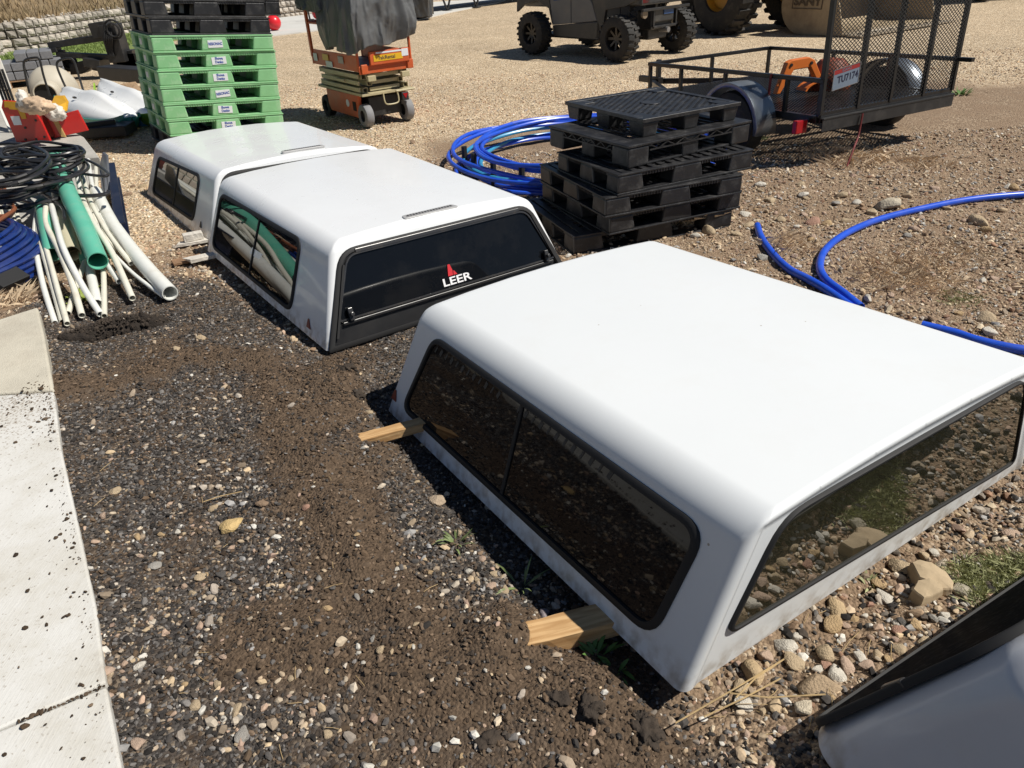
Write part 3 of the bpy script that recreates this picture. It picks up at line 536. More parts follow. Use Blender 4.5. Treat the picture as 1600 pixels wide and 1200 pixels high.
def ring_panel(parent, face, stq, r, fr, mats, names, out_h=.010, lift=0., inner_names=None):
    """window on a leaning face: a seal ring and a pane"""
    A, B, Cc, D = face; o = A; ex = (B - A).normalized(); nz = ex.cross((Cc - A)).normalized(); ey = nz.cross(ex)
    if nz.dot(o - CENT) < 0: nz = -nz
    P = [lerp2(face, *q) for q in stq]; q2 = [V(((p - o).dot(ex), (p - o).dot(ey))) for p in P]; hh = sum((p - o).dot(nz) for p in P) / len(P) + lift
    bx, cx, cy, dx, dy, dz = (B - o).dot(ex), (Cc - o).dot(ex), (Cc - o).dot(ey), (D - o).dot(ex), (D - o).dot(ey), (D - o).dot(nz)
    def to3(q, h):
        t_ = q.y / cy; s_ = (q.x - t_ * cx) / (bx * (1 - t_) + (dx - cx) * t_)
        return o + ex * q.x + ey * q.y + nz * (h + lift + s_ * t_ * dz)
    outer = rpoly(q2, r); inner = rpoly(inset(q2, fr), [max(.01, (k - fr)) for k in (r if isinstance(r, (list, tuple)) else [r] * len(q2))])
    n = len(outer); vs = [to3(p, -.012) for p in outer] + [to3(p, out_h * .5) for p in outer] + [to3(p + (i - p) * .25, out_h) for p, i in zip(outer, inner)] + [to3(p + (i - p) * .85, out_h) for p, i in zip(outer, inner)] + [to3(p, -.012) for p in inner]
    fs = [(k * n + i, k * n + (i + 1) % n, (k + 1) * n + (i + 1) % n, (k + 1) * n + i) for k in range(4) for i in range(n)]
    fo = finish(names[0], vs, fs, mats[0], parent, smooth=True, angle=50)
    g = rpoly(inset(q2, fr * .8), [max(.01, (k - fr * .8)) for k in (r if isinstance(r, (list, tuple)) else [r] * len(q2))])
    pane = MB().prism([to3(p, .0015) for p in g], -nz * .008).build(names[1], mats[1], parent)
    return fo, pane, to3, q2, (ex, ey, nz)
CENT = V((.85, .95, .2))
def topper(label, X, Y, z0, yaw, tu, tv, L, W, H, an, af, b, q, Wf, m, near_lip=0, far_lip=0, rs=.085, rv=.05, crown=.028, side_st=None, div=None, re=None, group='white truck toppers lying on the ground', glass='glass', dw=.018):
    c, s = math.cos(yaw), math.sin(yaw)
    eu = V((c * math.cos(tu), s * math.cos(tu), math.sin(tu))); ev = V((-s, c, 0)) * math.cos(tv) + V((0, 0, math.sin(tv))); ev = (ev - eu * eu.dot(ev)).normalized(); ez = eu.cross(ev)
    mt = Matrix.Translation((X, Y, z0)) @ Matrix((eu, ev, ez)).transposed().to_4x4()
    t = thing('truck_topper', label, 'truck topper', mtx=mt, group=group); d = (W - Wf) / 2
    bnl, bnr, bfl, bfr = V((0, 0, 0)), V((W, 0, 0)), V((d, L, 0)), V((W - d, L, 0)); rnl, rnr, rfl, rfr = V((an, q, H)), V((W - an, q, H)), V((d + af, L - b, H)), V((W - d - af, L - b, H))
    bm = bmesh.new(); K = 6
    nb = [bm.verts.new(bnl), bm.verts.new(bnr)]; fb = [bm.verts.new(bfl), bm.verts.new(bfr)]
    def row(a, b_): return [bm.verts.new(a.lerp(b_, k / K) + V((0, 0, crown * (1 - (2 * k / K - 1) ** 2)))) for k in range(K + 1)]
    rn, rm_, rf = row(rnl, rnr), row((rnl + rfl) / 2, (rnr + rfr) / 2), row(rfl, rfr)
    for a, b_ in ((rn, rm_), (rm_, rf)):
        for k in range(K): bm.faces.new((a[k], a[k + 1], b_[k + 1], b_[k]))
    left = bm.faces.new((nb[0], rn[0], rm_[0], rf[0], fb[0])); right = bm.faces.new((nb[1], fb[1], rf[-1], rm_[-1], rn[-1]))
    near = bm.faces.new([nb[0], nb[1]] + rn[::-1]); far = bm.faces.new([fb[1], fb[0]] + rf)
    bmesh.ops.recalc_face_normals(bm, faces=bm.faces)
    wl = bm.edges.layers.float.new('bevel_weight_edge')
    def w_(a, b_, v):
        e = bm.edges.get((a, b_)); 
        if e: e[wl] = v
    UN = .2
    for r_ in ((rn[0], rm_[0]), (rm_[0], rf[0]), (rn[-1], rm_[-1]), (rm_[-1], rf[-1])): w_(*r_, rs / UN)
    for k in range(K): w_(rn[k], rn[k + 1], (re or rs * .8) / UN); w_(rf[k], rf[k + 1], (.03 if far_lip else rs * .8) / UN)
    for a, b_ in ((nb[0], rn[0]), (nb[1], rn[-1]), (fb[0], rf[0]), (fb[1], rf[-1])): w_(a, b_, rv / UN)
    for f, dep in ((near, near_lip), (far, far_lip)):
        if dep:
            rr = bmesh.ops.inset_region(bm, faces=[f], thickness=.05, use_even_offset=True, depth=0)
            nrm = f.normal.copy()
            bmesh.ops.translate(bm, verts=list(f.verts), vec=-nrm * dep)
            for e in f.edges: e[wl] = .008 / UN
            for e in {e for v in f.verts for e in v.link_edges}: e[wl] = max(e[wl], .008 / UN)
    me = bpy.data.meshes.new('shell'); bm.to_mesh(me); bm.free(); me.materials.append(M[m])
    o = bpy.data.objects.new('shell', me); C.objects.link(o); o.parent = t
    bv = o.modifiers.new('bevel', 'BEVEL'); bv.width = UN; bv.segments = 7; bv.limit_method = 'WEIGHT'; bv.use_clamp_overlap = False; bv.offset_type = 'OFFSET'
    sl = o.modifiers.new('solid', 'SOLIDIFY'); sl.thickness = .012; sl.offset = -1
    me.shade_smooth(); wn = o.modifiers.new('wn', 'WEIGHTED_NORMAL'); wn.keep_sharp = True
    global CENT; CENT = V((W / 2, L / 2, .15))
    side = (bnl, bfl, rnl, rfl); end = (bnl, bnr, rnl, rnr); farf = (bfl, bfr, rfl, rfr)
    if side_st:
        fo, pane, to3, q2, (ex, ey, nz) = ring_panel(t, side, side_st, .085, .028, (M['rubber'], M[glass]), ('window_seal', 'side_window'))
        if div:
            a, b_ = lerp2(side, *div[0]), lerp2(side, *div[1]); mb = MB().bar(a + nz * .003, b_ + nz * .003, .008, dw, up=ex); bar = mb.build('window_divider', M['rubber'], t, bevel=.003)
    # plain window on the hidden right-hand side too
    mir = lambda pt: V((W - pt.x, pt.y, pt.z)); ms = tuple(mir(p) for p in side)
    if side_st: ring_panel(t, ms, side_st, .085, .028, (M['rubber'], M['glass']), ('window_seal', 'side_window'))
    return t, side, end, farf
# nearest topper
T1, s1, e1, f1 = topper('big matte white truck topper nearest the camera with a long black side window', .419, 1.199, .055, .538, .002, -.058, 1.995, 1.716, .519, .186, .190, .152, -.035, 1.731, 'paint_matt', near_lip=.022, far_lip=0, rs=.08, rv=.05, re=.03,
     side_st=[(.898, .856), (.068, .827), (.082, .129), (.928, .117)], div=[((.527), .83), ((.493), .14)], glass='glass')
ring_panel(T1, e1, [(.052, .275), (.945, .115), (.925, .93), (.085, .93)], [.05, .05, .09, .09], .011, (M['rubber'], M['glass_mirror']), ('front_window_seal', 'front_window'), lift=-.017, out_h=.007)
# middle topper
T2, s2, e2, f2 = topper('glossy white truck topper in mid-row with a black glass door lettered LEER', -.958, 3.365, .012, .613, -.02, .012, 2.0, 1.668, .498, .18, .189, .063, .18, 1.726, 'paint', near_lip=0, rs=.075, rv=.03, re=.05,
     side_st=[(.955, .83), (.20, .885), (.24, .085), (.95, .085)], div=[(.55, .83), (.585, .12)], glass='glass_side' if 'glass_side' in M else 'glass')
T3, s3, e3, f3 = topper('glossy white truck topper farthest back, in front of the green pallet stack', -2.165, 5.16, .005, .622, -.03, -.01, 1.871, 1.69, .484, .184, .178, .111, .12, 1.718, 'paint', rs=.075, rv=.03, crown=.04, re=.03,
     side_st=[(.895, .79), (.20, .86), (.235, .14), (.90, .12)], div=[(.535, .80), (.55, .15)], glass='glass_mirror', dw=.028)
c4, s4 = math.cos(R(28)), math.sin(R(28))
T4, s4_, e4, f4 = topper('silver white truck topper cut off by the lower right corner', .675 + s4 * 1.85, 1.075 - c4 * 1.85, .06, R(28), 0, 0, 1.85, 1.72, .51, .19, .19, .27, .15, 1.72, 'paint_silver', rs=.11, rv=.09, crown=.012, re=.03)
def rear_door(t, face, W, L, flip, top=.93):
    global CENT; CENT = V((W / 2, L / 2, .15))
    fo, pane, to3, q2, (ex, ey, nz) = ring_panel(t, face, [(.004, -.02), (.996, -.02), (.968, top), (.032, top)], [.02, .02, .10, .10], .03, (M['rubber'], mat('satin_black_frame', (.012, .012, .013), .38, var=.1, dirt=(.05, .045, .04), dirt_amt=.2, dscale=8)), ('door_seal', 'door_frame'), out_h=.012, lift=.003)
    fo2, p2, to3b, q2b, _ = ring_panel(t, face, [(.030, .24), (.970, .24), (.940, top - .055), (.060, top - .055)], [.03, .03, .07, .07], .014, (M['trim'], M['glass']), ('glass_trim', 'rear_glass'), out_h=.012, lift=.008)
    mb = MB(); a = lerp2(face, .05, .22) + nz * .02; b_ = lerp2(face, .95, .22) + nz * .02; mb.bar(a, b_, .018, .010, up=nz); mb.build('bottom_rail', MATS['satin_black_frame'], t, bevel=.004)
    mb = MB(); a = lerp2(face, .10, .885) + nz * .016; b_ = lerp2(face, .90, .885) + nz * .016; mb.bar(a, b_, .022, .012, up=nz); mb.build('hinge_rail', M['trim'], t, bevel=.003)
    for s_ in (.075, .925):
        c0 = lerp2(face, s_, .30) + nz * .03; h = MB(); h.box((0, 0, 0), (.028, .07, .02), mtx=Matrix((ex, ey, nz)).transposed()); 
        h.v = [v + c0 for v in h.v]; h.cyl(c0 - nz * .01, c0 + nz * .03, .012, 10); h.build('door_latch', M['trim'], t, bevel=.004)
    for s_ in (.03, .97):
        mb = MB(); mb.bar(lerp2(face, s_, .10) + nz * .02, lerp2(face, s_ + (.02 if s_ < .5 else -.02), .78) + nz * .02, .012, .012, up=nz); mb.build('side_rail', M['rubber'], t)
    return ex, ey, nz
ex, ey, nz = rear_door(T2, e2, 1.668, 2.0, 0)
o_ = lerp2(e2, .515, .43) + nz * .0125
lm = frame_m(lerp2(e2, .51, .325) + nz * .0155, ex, ey); text('lettering', 'LEER', .062, M['whitevinyl'], T2, lm @ Matrix.Scale(1.5, 4, (1, 0, 0)), .0008, .0012)
mb = MB(); b0 = lerp2(e2, .498, .385) + nz * .0150
P2 = lambda x, y: b0 + ex * x + ey * y
mb.prism([P2(-.032, 0), P2(.0, 0), P2(.004, .03), P2(-.006, .065), P2(-.020, .065)], nz * .001).prism([P2(.004, 0), P2(.030, .0), P2(.014, .024), P2(.008, .024)], nz * .001)
mb.build('logo', M['redvinyl'], T2)
rear_door(T3, e3, 1.69, 1.87, 0, .975)
CENT = V((.86, .9, .15)); bg_ = mat('dusty_black_glass', (.010, .011, .013), .55, var=.2, spec=.0, coat=.04, coat_r=.3, dirt=(.07, .065, .06), dirt_amt=.5, dscale=45)
fo, pane, to3, q2, (ex4, ey4, nz4) = ring_panel(T4, f4, [(.012, .0), (.988, .0), (.955, .95), (.045, .95)], [.08, .08, .16, .16], .014, (M['rubber'], bg_), ('door_seal', 'rear_glass'), out_h=.008, lift=.012)
mb = MB(); mb.bar(lerp2(f4, .10, .93) + nz4 * .010, lerp2(f4, .90, .93) + nz4 * .010, .018, .012, up=nz4); mb.build('hinge_rail', M['trim'], T4, bevel=.003)
for s_ in (.04, .96):
    c0 = lerp2(f4, s_, .42) + nz4 * .012; h = MB().box((0, 0, 0), (.022, .075, .022), mtx=Matrix((ex4, ey4, nz4)).transposed()); h.v = [v + c0 for v in h.v]; h.build('door_latch', M['trim'], T4, bevel=.005)
def badge(t, face, st, m, sz=.05):
    A, B, Cc, D = face; ex = (B - A).normalized(); nz = ex.cross(Cc - A).normalized(); 
    if nz.x > 0: nz = -nz
    ey = (Cc - A).normalized(); p = lerp2(face, *st) + nz * .001
    MB().prism([p - ex * sz * .5, p + ex * sz * .5, p + ex * sz * .15 + ey * sz, p - ex * sz * .1 + ey * sz], nz * .004).build('maker_badge', m, t)
CENT = V((.85, .95, .2)); A_1, B_1, C_1, D_1 = s1; nzs = (B_1 - A_1).cross(C_1 - A_1).normalized(); nzs = -nzs if nzs.x > 0 else nzs
slatm = mat('dim_grey_slat', (.035, .036, .036), .6, var=.3)
for k in range(26):
    q_ = .87 - k * .024
    if k in (12, 13): continue
    MB().bar(lerp2(s1, q_, .735) + nzs * .0022, lerp2(s1, q_ - .004, .785) + nzs * .0022, .016 if k % 2 else .009, .001, up=nzs).build('vent_slat', slatm, T1)
badge(T1, s1, (.972, .13), M['red_badge']); badge(T2, s2, (.12, .08), M['red_badge']); badge(T3, s3, (.14, .14), M['darkm'], .045)
def brake(t, pts, H):
    q = [V((a, b, H + .020)) for a, b in pts]; c = sum(q, V()) / 4; mb = MB()
    u = (q[1] - q[0]).normalized(); v = V((-u.y, u.x, 0))
    L_ = (q[1] - q[0]).length / 2; Wd = abs((q[2] - q[1]).dot(v)) / 2
    base = rpoly([V((-L_, -Wd)), V((L_, -Wd)), V((L_ * .92, Wd)), V((-L_ * .92, Wd))], .02); to = lambda p, h: c + u * p.x + v * p.y + V((0, 0, h))
    MB().prism([to(p, -.03) for p in base], (0, 0, .036)).build('light_housing', mat('grey_lamp_housing', (.38, .38, .38), .35), t, bevel=.003, smooth=True)
    b = MB(); ins = rpoly([V((-L_ * .86, -Wd * .45)), V((L_ * .86, -Wd * .45)), V((L_ * .82, Wd * .45)), V((-L_ * .82, Wd * .45))], .012); b.prism([to(p, 0) for p in ins], (0, 0, .0075)).build('light_lens', mat('smoky_lens', (.30, .29, .29), .2, var=.1), t)
    g = MB()
    for k in range(16): x = -L_ * .78 + k * L_ * 1.56 / 15; g.prism([to(V((x - .004, -Wd * .3)), .0075), to(V((x + .004, -Wd * .3)), .0075), to(V((x + .004, Wd * .3)), .0075), to(V((x - .004, Wd * .3)), .0075)], (0, 0, .0015))
    g.build('light_cells', M['darkm'], t)
brake(T2, [(.64, .275), (1.0, .275), (.97, .215), (.67, .215)], .503); brake(T3, [(.72, .24), (1.08, .24), (1.05, .18), (.75, .18)], .512)

# ================================================================== WOOD BLOCKS
def beam_thing(name, label, cat, a, b, wd, h, m, z=.0, ragged=False):
    a, b = V(a), V(b); c = (a + b) / 2; d = b - a; yaw = math.atan2(d.y, d.x); l = d.length
    t = bpy.data.objects.new
    bm = bmesh.new(); n = 10
    for i in range(n + 1):
        x = -l / 2 + l * i / n
        for y, zz in ((-wd / 2, 0), (wd / 2, 0), (wd / 2, h), (-wd / 2, h)):
            rx = 0
            if ragged and i == 0: rx = random.uniform(-.03, .05)
            bm.verts.new((x + rx, y + random.gauss(0, .001), zz + random.gauss(0, .0008)))
    bm.verts.ensure_lookup_table()
    for i in range(n):
        for k in range(4): bm.faces.new([bm.verts[j] for j in (i * 4 + k, i * 4 + (k + 1) % 4, (i + 1) * 4 + (k + 1) % 4, (i + 1) * 4 + k)])
    bm.faces.new([bm.verts[k] for k in (0, 1, 2, 3)]); bm.faces.new([bm.verts[n * 4 + k] for k in (3, 2, 1, 0)]); bmesh.ops.recalc_face_normals(bm, faces=bm.faces)
    me = bpy.data.meshes.new(name); bm.to_mesh(me); bm.free(); me.materials.append(m); o = bpy.data.objects.new(name, me); C.objects.link(o)
    o.location = (c.x, c.y, z); o.rotation_euler = (0, math.atan2(-(b.z - a.z), l), yaw); bv = o.modifiers.new('b', 'BEVEL'); bv.width = .002; bv.segments = 1
    return tag(o, label, cat)
def wood_mat(name, c0, c1, yaw):
    m = bpy.data.materials.new(name); m.use_nodes = True; t = m.node_tree; b = t.nodes['Principled BSDF']; L = t.links.new
    tc = nd(t, 'ShaderNodeTexCoord'); mp = nd(t, 'ShaderNodeMapping'); mp.inputs['Scale'].default_value = (4, 45, 45); L(tc.outputs['Object'], mp.inputs[0])
    n = nd(t, 'ShaderNodeTexNoise'); n.inputs['Scale'].default_value = 1.3; n.inputs['Detail'].default_value = 6; n.inputs['Distortion'].default_value = .8; L(mp.outputs[0], n.inputs[0])
    c = ramp(t, [(.3, c0), (.5, tuple((x + y) / 2 for x, y in zip(c0, c1))), (.62, c1)]); L(n.outputs[0], c.inputs[0]); L(c.outputs[0], b.inputs[0]); b.inputs['Roughness'].default_value = .7
    bp = nd(t, 'ShaderNodeBump'); bp.inputs['Strength'].default_value = .4; bp.inputs['Distance'].default_value = .003; L(n.outputs[0], bp.inputs['Height']); L(bp.outputs[0], b.inputs['Normal']); return m
PINE = wood_mat('fresh_pine', (.42, .23, .09), (.66, .43, .21), 0)
a = at(808, 995, .03); b = at(925, 960, .06); beam_thing('wood_block', 'splintered pine block under the near corner of the big topper', 'wood block', a + V((0, 0, -.015)), b + (b - a) * .9 + V((0, 0, -.04)), .088, .062, PINE, -.012, True)
a = at(560, 684, .02); b = at(615, 665, .05); beam_thing('wood_block', 'short pine board end under the rear corner of the big topper', 'wood block', a, b + (b - a) * 1.2 + V((0, 0, -.03)), .06, .04, PINE, .0, True)
beam_thing('wood_block', 'pale squared wood offcut lying on a white board under the farthest topper', 'wood block', at(288, 378, .03), at(318, 372, .03), .07, .05, M['woodold'], .035)
beam_thing('wood_board', 'broken white painted board under the corner of the farthest topper', 'board', at(276, 385, .01), at(330, 376, .01), .07, .02, M['woodold'], .012, True)
beam_thing('wood_board', 'flaking white board under the middle topper, lying on a brown board', 'board', at(292, 410, .03), at(336, 400, .03), .08, .025, M['woodold'], .028, True)
beam_thing('wood_board', 'thin brown board lying on the gravel below the flaking white board', 'board', at(270, 413, .01), at(318, 402, .01), .10, .018, M['woodbrown'], .010)

# ================================================================== PLASTIC PALLETS (unit size 1.2 x 1.0 x 0.14, origin at near-left bottom corner)
PW, PL, PH = 1.2, 1.0, .14
def make_rack(m):
    t = thing('plastic_pallet', 'x', 'pallet')
    mb = MB()
    for a, b, c, d in ((0, 0, PW, .05), (0, PL - .05, PW, .05), (0, .05, .05, PL - .1), (PW - .05, .05, .05, PL - .1)): mb.box((a + c / 2, b + d / 2, PH - .006), (c, d, .012))
    for k in range(13): x = .05 + (PW - .1) * (k + .5) / 13; mb.box((x, PL / 2, PH - .008), (.046, PL - .1, .012))
    for k in range(11): y = .05 + (PL - .1) * (k + .5) / 11; mb.box((PW / 2, y, PH - .017), (PW - .1, .03, .013))
    for a, b, c, d in ((.01, .009, PW - .02, .012), (.01, PL - .021, PW - .02, .012), (.009, .02, .012, PL - .04), (PW - .021, .02, .012, PL - .04)): mb.box((a + c / 2, b + d / 2, PH - .022), (c, d, .022))
    mb.build('top_deck', m, t, bevel=.003, seg=2)
    mb = MB()
    for u0, u1 in ((.19, .41), (.59, .81)):
        n = 11
        for k in range(n):
            x = PW * (u0 + (u1 - u0) * (k + .5) / n); y = PL * (u0 + (u1 - u0) * (k + .5) / n)
            for yy in (.006, PL - .006): mb.box((x, yy, PH - .022), (.004, .010, .020))
            for xx in (.006, PW - .006): mb.box((xx, y, PH - .022), (.010, .004, .020))
    mb.build('edge_ribs', m, t)['kind'] = 'stuff'
    mb = MB()
    for a, b, c, d in ((0, 0, PW, .11), (0, PL - .11, PW, .11), (0, .11, .11, PL - .22), (PW - .11, .11, .11, PL - .22)): mb.box((a + c / 2, b + d / 2, .007), (c, d, .014))
    mb.box((PW / 2, PL / 2, .007), (.12, PL - .22, .014)); mb.build('bottom_frame', m, t, bevel=.004, seg=2)
    xs = [(0, .225), (.46, .74), (.975, 1.2)]; ys = [(0, .19), (.38, .62), (.81, 1.0)]
    for i, (x0, x1) in enumerate(xs):
        for j, (y0, y1) in enumerate(ys):
            e = .004; ax, bx = x0 + (e if i == 0 else 0), x1 - (e if i == 2 else 0); ay, by = y0 + (e if j == 0 else 0), y1 - (e if j == 2 else 0)
            tx0 = 0 if i == 0 else .022; tx1 = 0 if i == 2 else .022; ty0 = 0 if j == 0 else .02; ty1 = 0 if j == 2 else .02
            vs = [(ax, ay, .012), (bx, ay, .012), (bx, by, .012), (ax, by, .012), (ax + tx0, ay + ty0, PH - .013), (bx - tx1, ay + ty0, PH - .013), (bx - tx1, by - ty1, PH - .013), (ax + tx0, by - ty1, PH - .013)]
            b = MB(); b.add(vs, [(0, 1, 2, 3), (4, 5, 6, 7), (0, 1, 5, 4), (1, 2, 6, 5), (2, 3, 7, 6), (3, 0, 4, 7)]); b.build('block', m, t, bevel=.012, seg=2)
    return t
def make_ninelegs(m):
    t = thing('plastic_pallet', 'x', 'pallet'); mb = MB()
    for a, b, c, d in ((0, 0, PW, .07), (0, PL - .07, PW, .07), (0, .07, .07, PL - .14), (PW - .07, .07, .07, PL - .14)): mb.box((a + c / 2, b + d / 2, PH - .014), (c, d, .028))
    for sgn in (1, -1):     # crossing diagonal ribs: diamond holes
        n = 21
        for k in range(-n, n + 1):
            c0 = k * .062; pts = []
            x0, x1, y0, y1 = .07, PW - .07, .07, PL - .07; cx, cy = PW / 2, PL / 2
            # line y = sgn*.62*(x-cx) + c0 + cy clipped to the deck
            s_ = sgn * .62; f = lambda x: s_ * (x - cx) + c0 + cy; g = lambda y: (y - cy - c0) / s_ + cx
            cand = [(x0, f(x0)), (x1, f(x1)), (g(y0), y0), (g(y1), y1)]; cand = [p for p in cand if x0 - 1e-6 <= p[0] <= x1 + 1e-6 and y0 - 1e-6 <= p[1] <= y1 + 1e-6]
            if len(cand) >= 2:
                a, b = min(cand), max(cand)
                if math.dist(a, b) > .05: mb.bar((*a, PH - .012 - .004 * (sgn < 0)), (*b, PH - .012 - .004 * (sgn < 0)), .024, .010)
    mb.cyl((PW / 2, PL / 2, PH - .02), (PW / 2, PL / 2, PH - .003), .09, 16)
    for x in (.12, PW - .12):
        for y in (.12, PL - .12): mb.box((x, y, PH - .011), (.16, .16, .018))
    mb.build('perforated_deck', m, t, bevel=.002, seg=1)
    for x in (0, .5, 1):
        for y in (0, .5, 1):
            wx, wy = .19, .17; cx = .012 + wx / 2 + (PW - wx - .024) * x; cy = .012 + wy / 2 + (PL - wy - .024) * y
            b = MB(); vs = []
            for z, k in ((0.0, .86), (PH - .028, 1.0)): vs += [(cx - wx / 2 * k, cy - wy / 2 * k, z), (cx + wx / 2 * k, cy - wy / 2 * k, z), (cx + wx / 2 * k, cy + wy / 2 * k, z), (cx - wx / 2 * k, cy + wy / 2 * k, z)]
            b.add(vs, [(0, 1, 2, 3), (4, 5, 6, 7), (0, 1, 5, 4), (1, 2, 6, 5), (2, 3, 7, 6), (3, 0, 4, 7)]); b.build('leg', m, t, bevel=.012, seg=2)
    return t
def make_lattice(m):
    t = thing('plastic_pallet', 'x', 'pallet'); mb = MB()
    for a, b, c, d in ((0, 0, PW, .17), (0, PL - .17, PW, .17), (0, .17, .17, PL - .34), (PW - .17, .17, .17, PL - .34)): mb.box((a + c / 2, b + d / 2, PH - .008), (c, d, .016))
    for k in range(11): x = .17 + (PW - .34) * (k + .5) / 11; mb.box((x, PL / 2, PH - .014), (.03, PL - .34, .012))
    mb.build('top_deck', m, t, bevel=.004)
    for ax in (0, 1):       # zig-zag edge beams
        for side in (0, 1):
            b = MB(); l = (PW if ax == 0 else PL) - .4; n = 10; P = lambda s, z: (.2 + s, .006 if side == 0 else PL - .006, z) if ax == 0 else (.006 if side == 0 else PW - .006, .2 + s, z)
            b.bar(P(0, PH - .05), P(l, PH - .05), .008)
            for k in range(n): b.bar(P(l * k / n, PH - .05 if k % 2 else PH - .018), P(l * (k + 1) / n, PH - .018 if k % 2 else PH - .05), .006)
            b.build('edge_lattice', m, t)
    for cx, cy, wx, wy in [(x, y, .2, .2) for x in (.1, PW - .1) for y in (.1, PL - .1)] + [(PW / 2, .08, .17, .14), (PW / 2, PL - .08, .17, .14), (.08, PL / 2, .14, .17), (PW - .08, PL / 2, .14, .17)]:
        MB().box((cx, cy, (PH - .016) / 2), (wx - .01, wy - .01, PH - .016)).build('block', m, t, bevel=.014, seg=3)
    b = MB()
    for a, bb, c, d in ((0.02, .02, PW - .04, .1), (0.02, PL - .12, PW - .04, .1)): b.box((a + c / 2, bb + d / 2, .006), (c, d, .012))
    b.build('bottom_frame', m, t, bevel=.003); return t
def place_pallet(proto, first, nl, nr, fl, z0, z1, label, group, yaw=None, W=None, L=None):
    o = proto if first else copy_tree(proto)
    a, b, c = at(*nl, z1), at(*nr, z1), at(*fl, z1)
    y1 = math.atan2(b.y - a.y, b.x - a.x); y2 = math.atan2(c.y - a.y, c.x - a.x) - math.pi / 2
    yw = (y1 + y2) / 2 if yaw is None else yaw; W = W or (b - a).length; L = L or (c - a).length
    o.location = (a.x, a.y, z0); o.rotation_euler = (0, 0, yw); o.scale = (W / PW, L / PL, (z1 - z0) / PH); tag(o, label, 'pallet', group); return o
GB = 'black plastic pallets stacked by the blue coil'
rack = make_rack(M['blackpl'])
place_pallet(rack, True, (896, 370), (1145, 325), (818, 312), 0, .137, 'bottom black pallet of the loose stack, sticking out towards the toppers', GB)
place_pallet(rack, False, (953, 339), (1163, 298), (842, 285), .137, .264, 'second black pallet from the bottom of the loose stack', GB)
place_pallet(rack, False, (946, 310), (1163, 272), (842, 256), .264, .396, 'third black pallet from the bottom, with embossed letters on its long edge', GB)
place_pallet(rack, False, (966, 274), (1186, 235), (864, 238), .396, .53, 'fourth black pallet from the bottom, turned and reaching out to the right', GB)
latt = make_lattice(M['blackpl']); place_pallet(latt, True, (982, 229), (1181, 189), (852, 197), .53, .675, 'black pallet with zig-zag edges directly under the perforated one', GB)
nine = make_ninelegs(M['blackpl']); place_pallet(nine, True, (1005, 187), (1157, 159), (884, 158), .675, .795, 'topmost black pallet with a perforated deck and nine legs', GB)
# green stack, leaning a little
GSM = Matrix.Translation((-3.565, 8.21, .20)) @ Matrix.Rotation(R(33.5), 4, 'Z') @ Matrix.Rotation(R(4.6), 4, 'Y')
def stack_place(o, k, label, group, du=0, dv=0, h=.165, W=1.27, L=1.085, rz=0):
    o.matrix_world = GSM @ Matrix.Translation((du, dv, k * h)) @ Matrix.Rotation(rz, 4, 'Z') @ Matrix.Diagonal((W / PW, L / PL, h / PH, 1)); tag(o, label, 'pallet', group); return o
greenp = make_rack(M['greenpl']); GG = 'green plastic pallets in the tall stack'
names = ['lowest green pallet of the tall stack, half hidden by the farthest topper', 'second green pallet from the bottom of the tall stack', 'third green pallet from the bottom, its white sticker torn', 'third green pallet from the top of the tall stack', 'green pallet with a chalky white smear on its corner', 'top green pallet of the tall stack, directly under the black ones']
ord_ = [copy_tree(greenp) for _ in range(5)] + [greenp]
stick = ['Showa\nDenko', 'Showa\nDenko', 'RESONAC', 'Showa\nDenko', 'Showa\nDenko', 'RESONAC']
for k, o in enumerate(ord_):
    stack_place(o, k, names[k], GG, du=random.uniform(-.012, .012), dv=random.uniform(-.012, .012), rz=random.uniform(-.008, .008))
    lw = .145
    MB().box((PW / 2 + .0, .0015, .068), (lw, .004, .062), rot=(0, random.uniform(-.06, .06), 0)).build('sticker', M['label'], o)
    two = '\n' in stick[k]
    text('sticker_print', stick[k], .030, M['lblue'], o, frame_m((PW / 2, -.0012, .068 + (.003 if two else 0)), (1, 0, random.uniform(-.05, .1)), (0, 0, 1)), .0005, .0012)
    MB().box((.0015, PL / 2 + .0, .07), (.004, .09, .05)).build('side_sticker', M['label'], o)
bl = copy_tree(rack); stack_place(bl, -1, 'black pallet beneath the green ones, at the foot of the tall stack', 'black pallets in the tall stack')
for k, lb in ((6, 'black pallet lying directly on the green ones'), (7, 'second black pallet above the green ones, turned sideways'), (8, 'uppermost black pallet in view on the tall stack')):
    o = copy_tree(rack); stack_place(o, k, lb, 'black pallets in the tall stack', du=.02 + (-.03 if k == 7 else 0), dv=.03, W=1.24, L=1.06)
o = copy_tree(rack); stack_place(o, 7.02, 'black pallet pushed far out to the right on top of the tall stack', 'black pallets in the tall stack', du=.60, dv=.62, W=1.0, L=.9)

# ================================================================== PIPES, HOSES AND COILS
def pipe_thing(name, label, cat, path, r, m, group=None, n=6, wall=.0, seg=14):
    P = smooth_path(path, n) if len(path) > 2 else [V(path[0]).lerp(V(path[1]), k / 8) for k in range(9)]
    mb = MB(); mb.tube(P, r, seg, cap=not wall, inner=wall); o = mb.build(name, m, smooth=True, angle=50); return tag(o, label, cat, group)
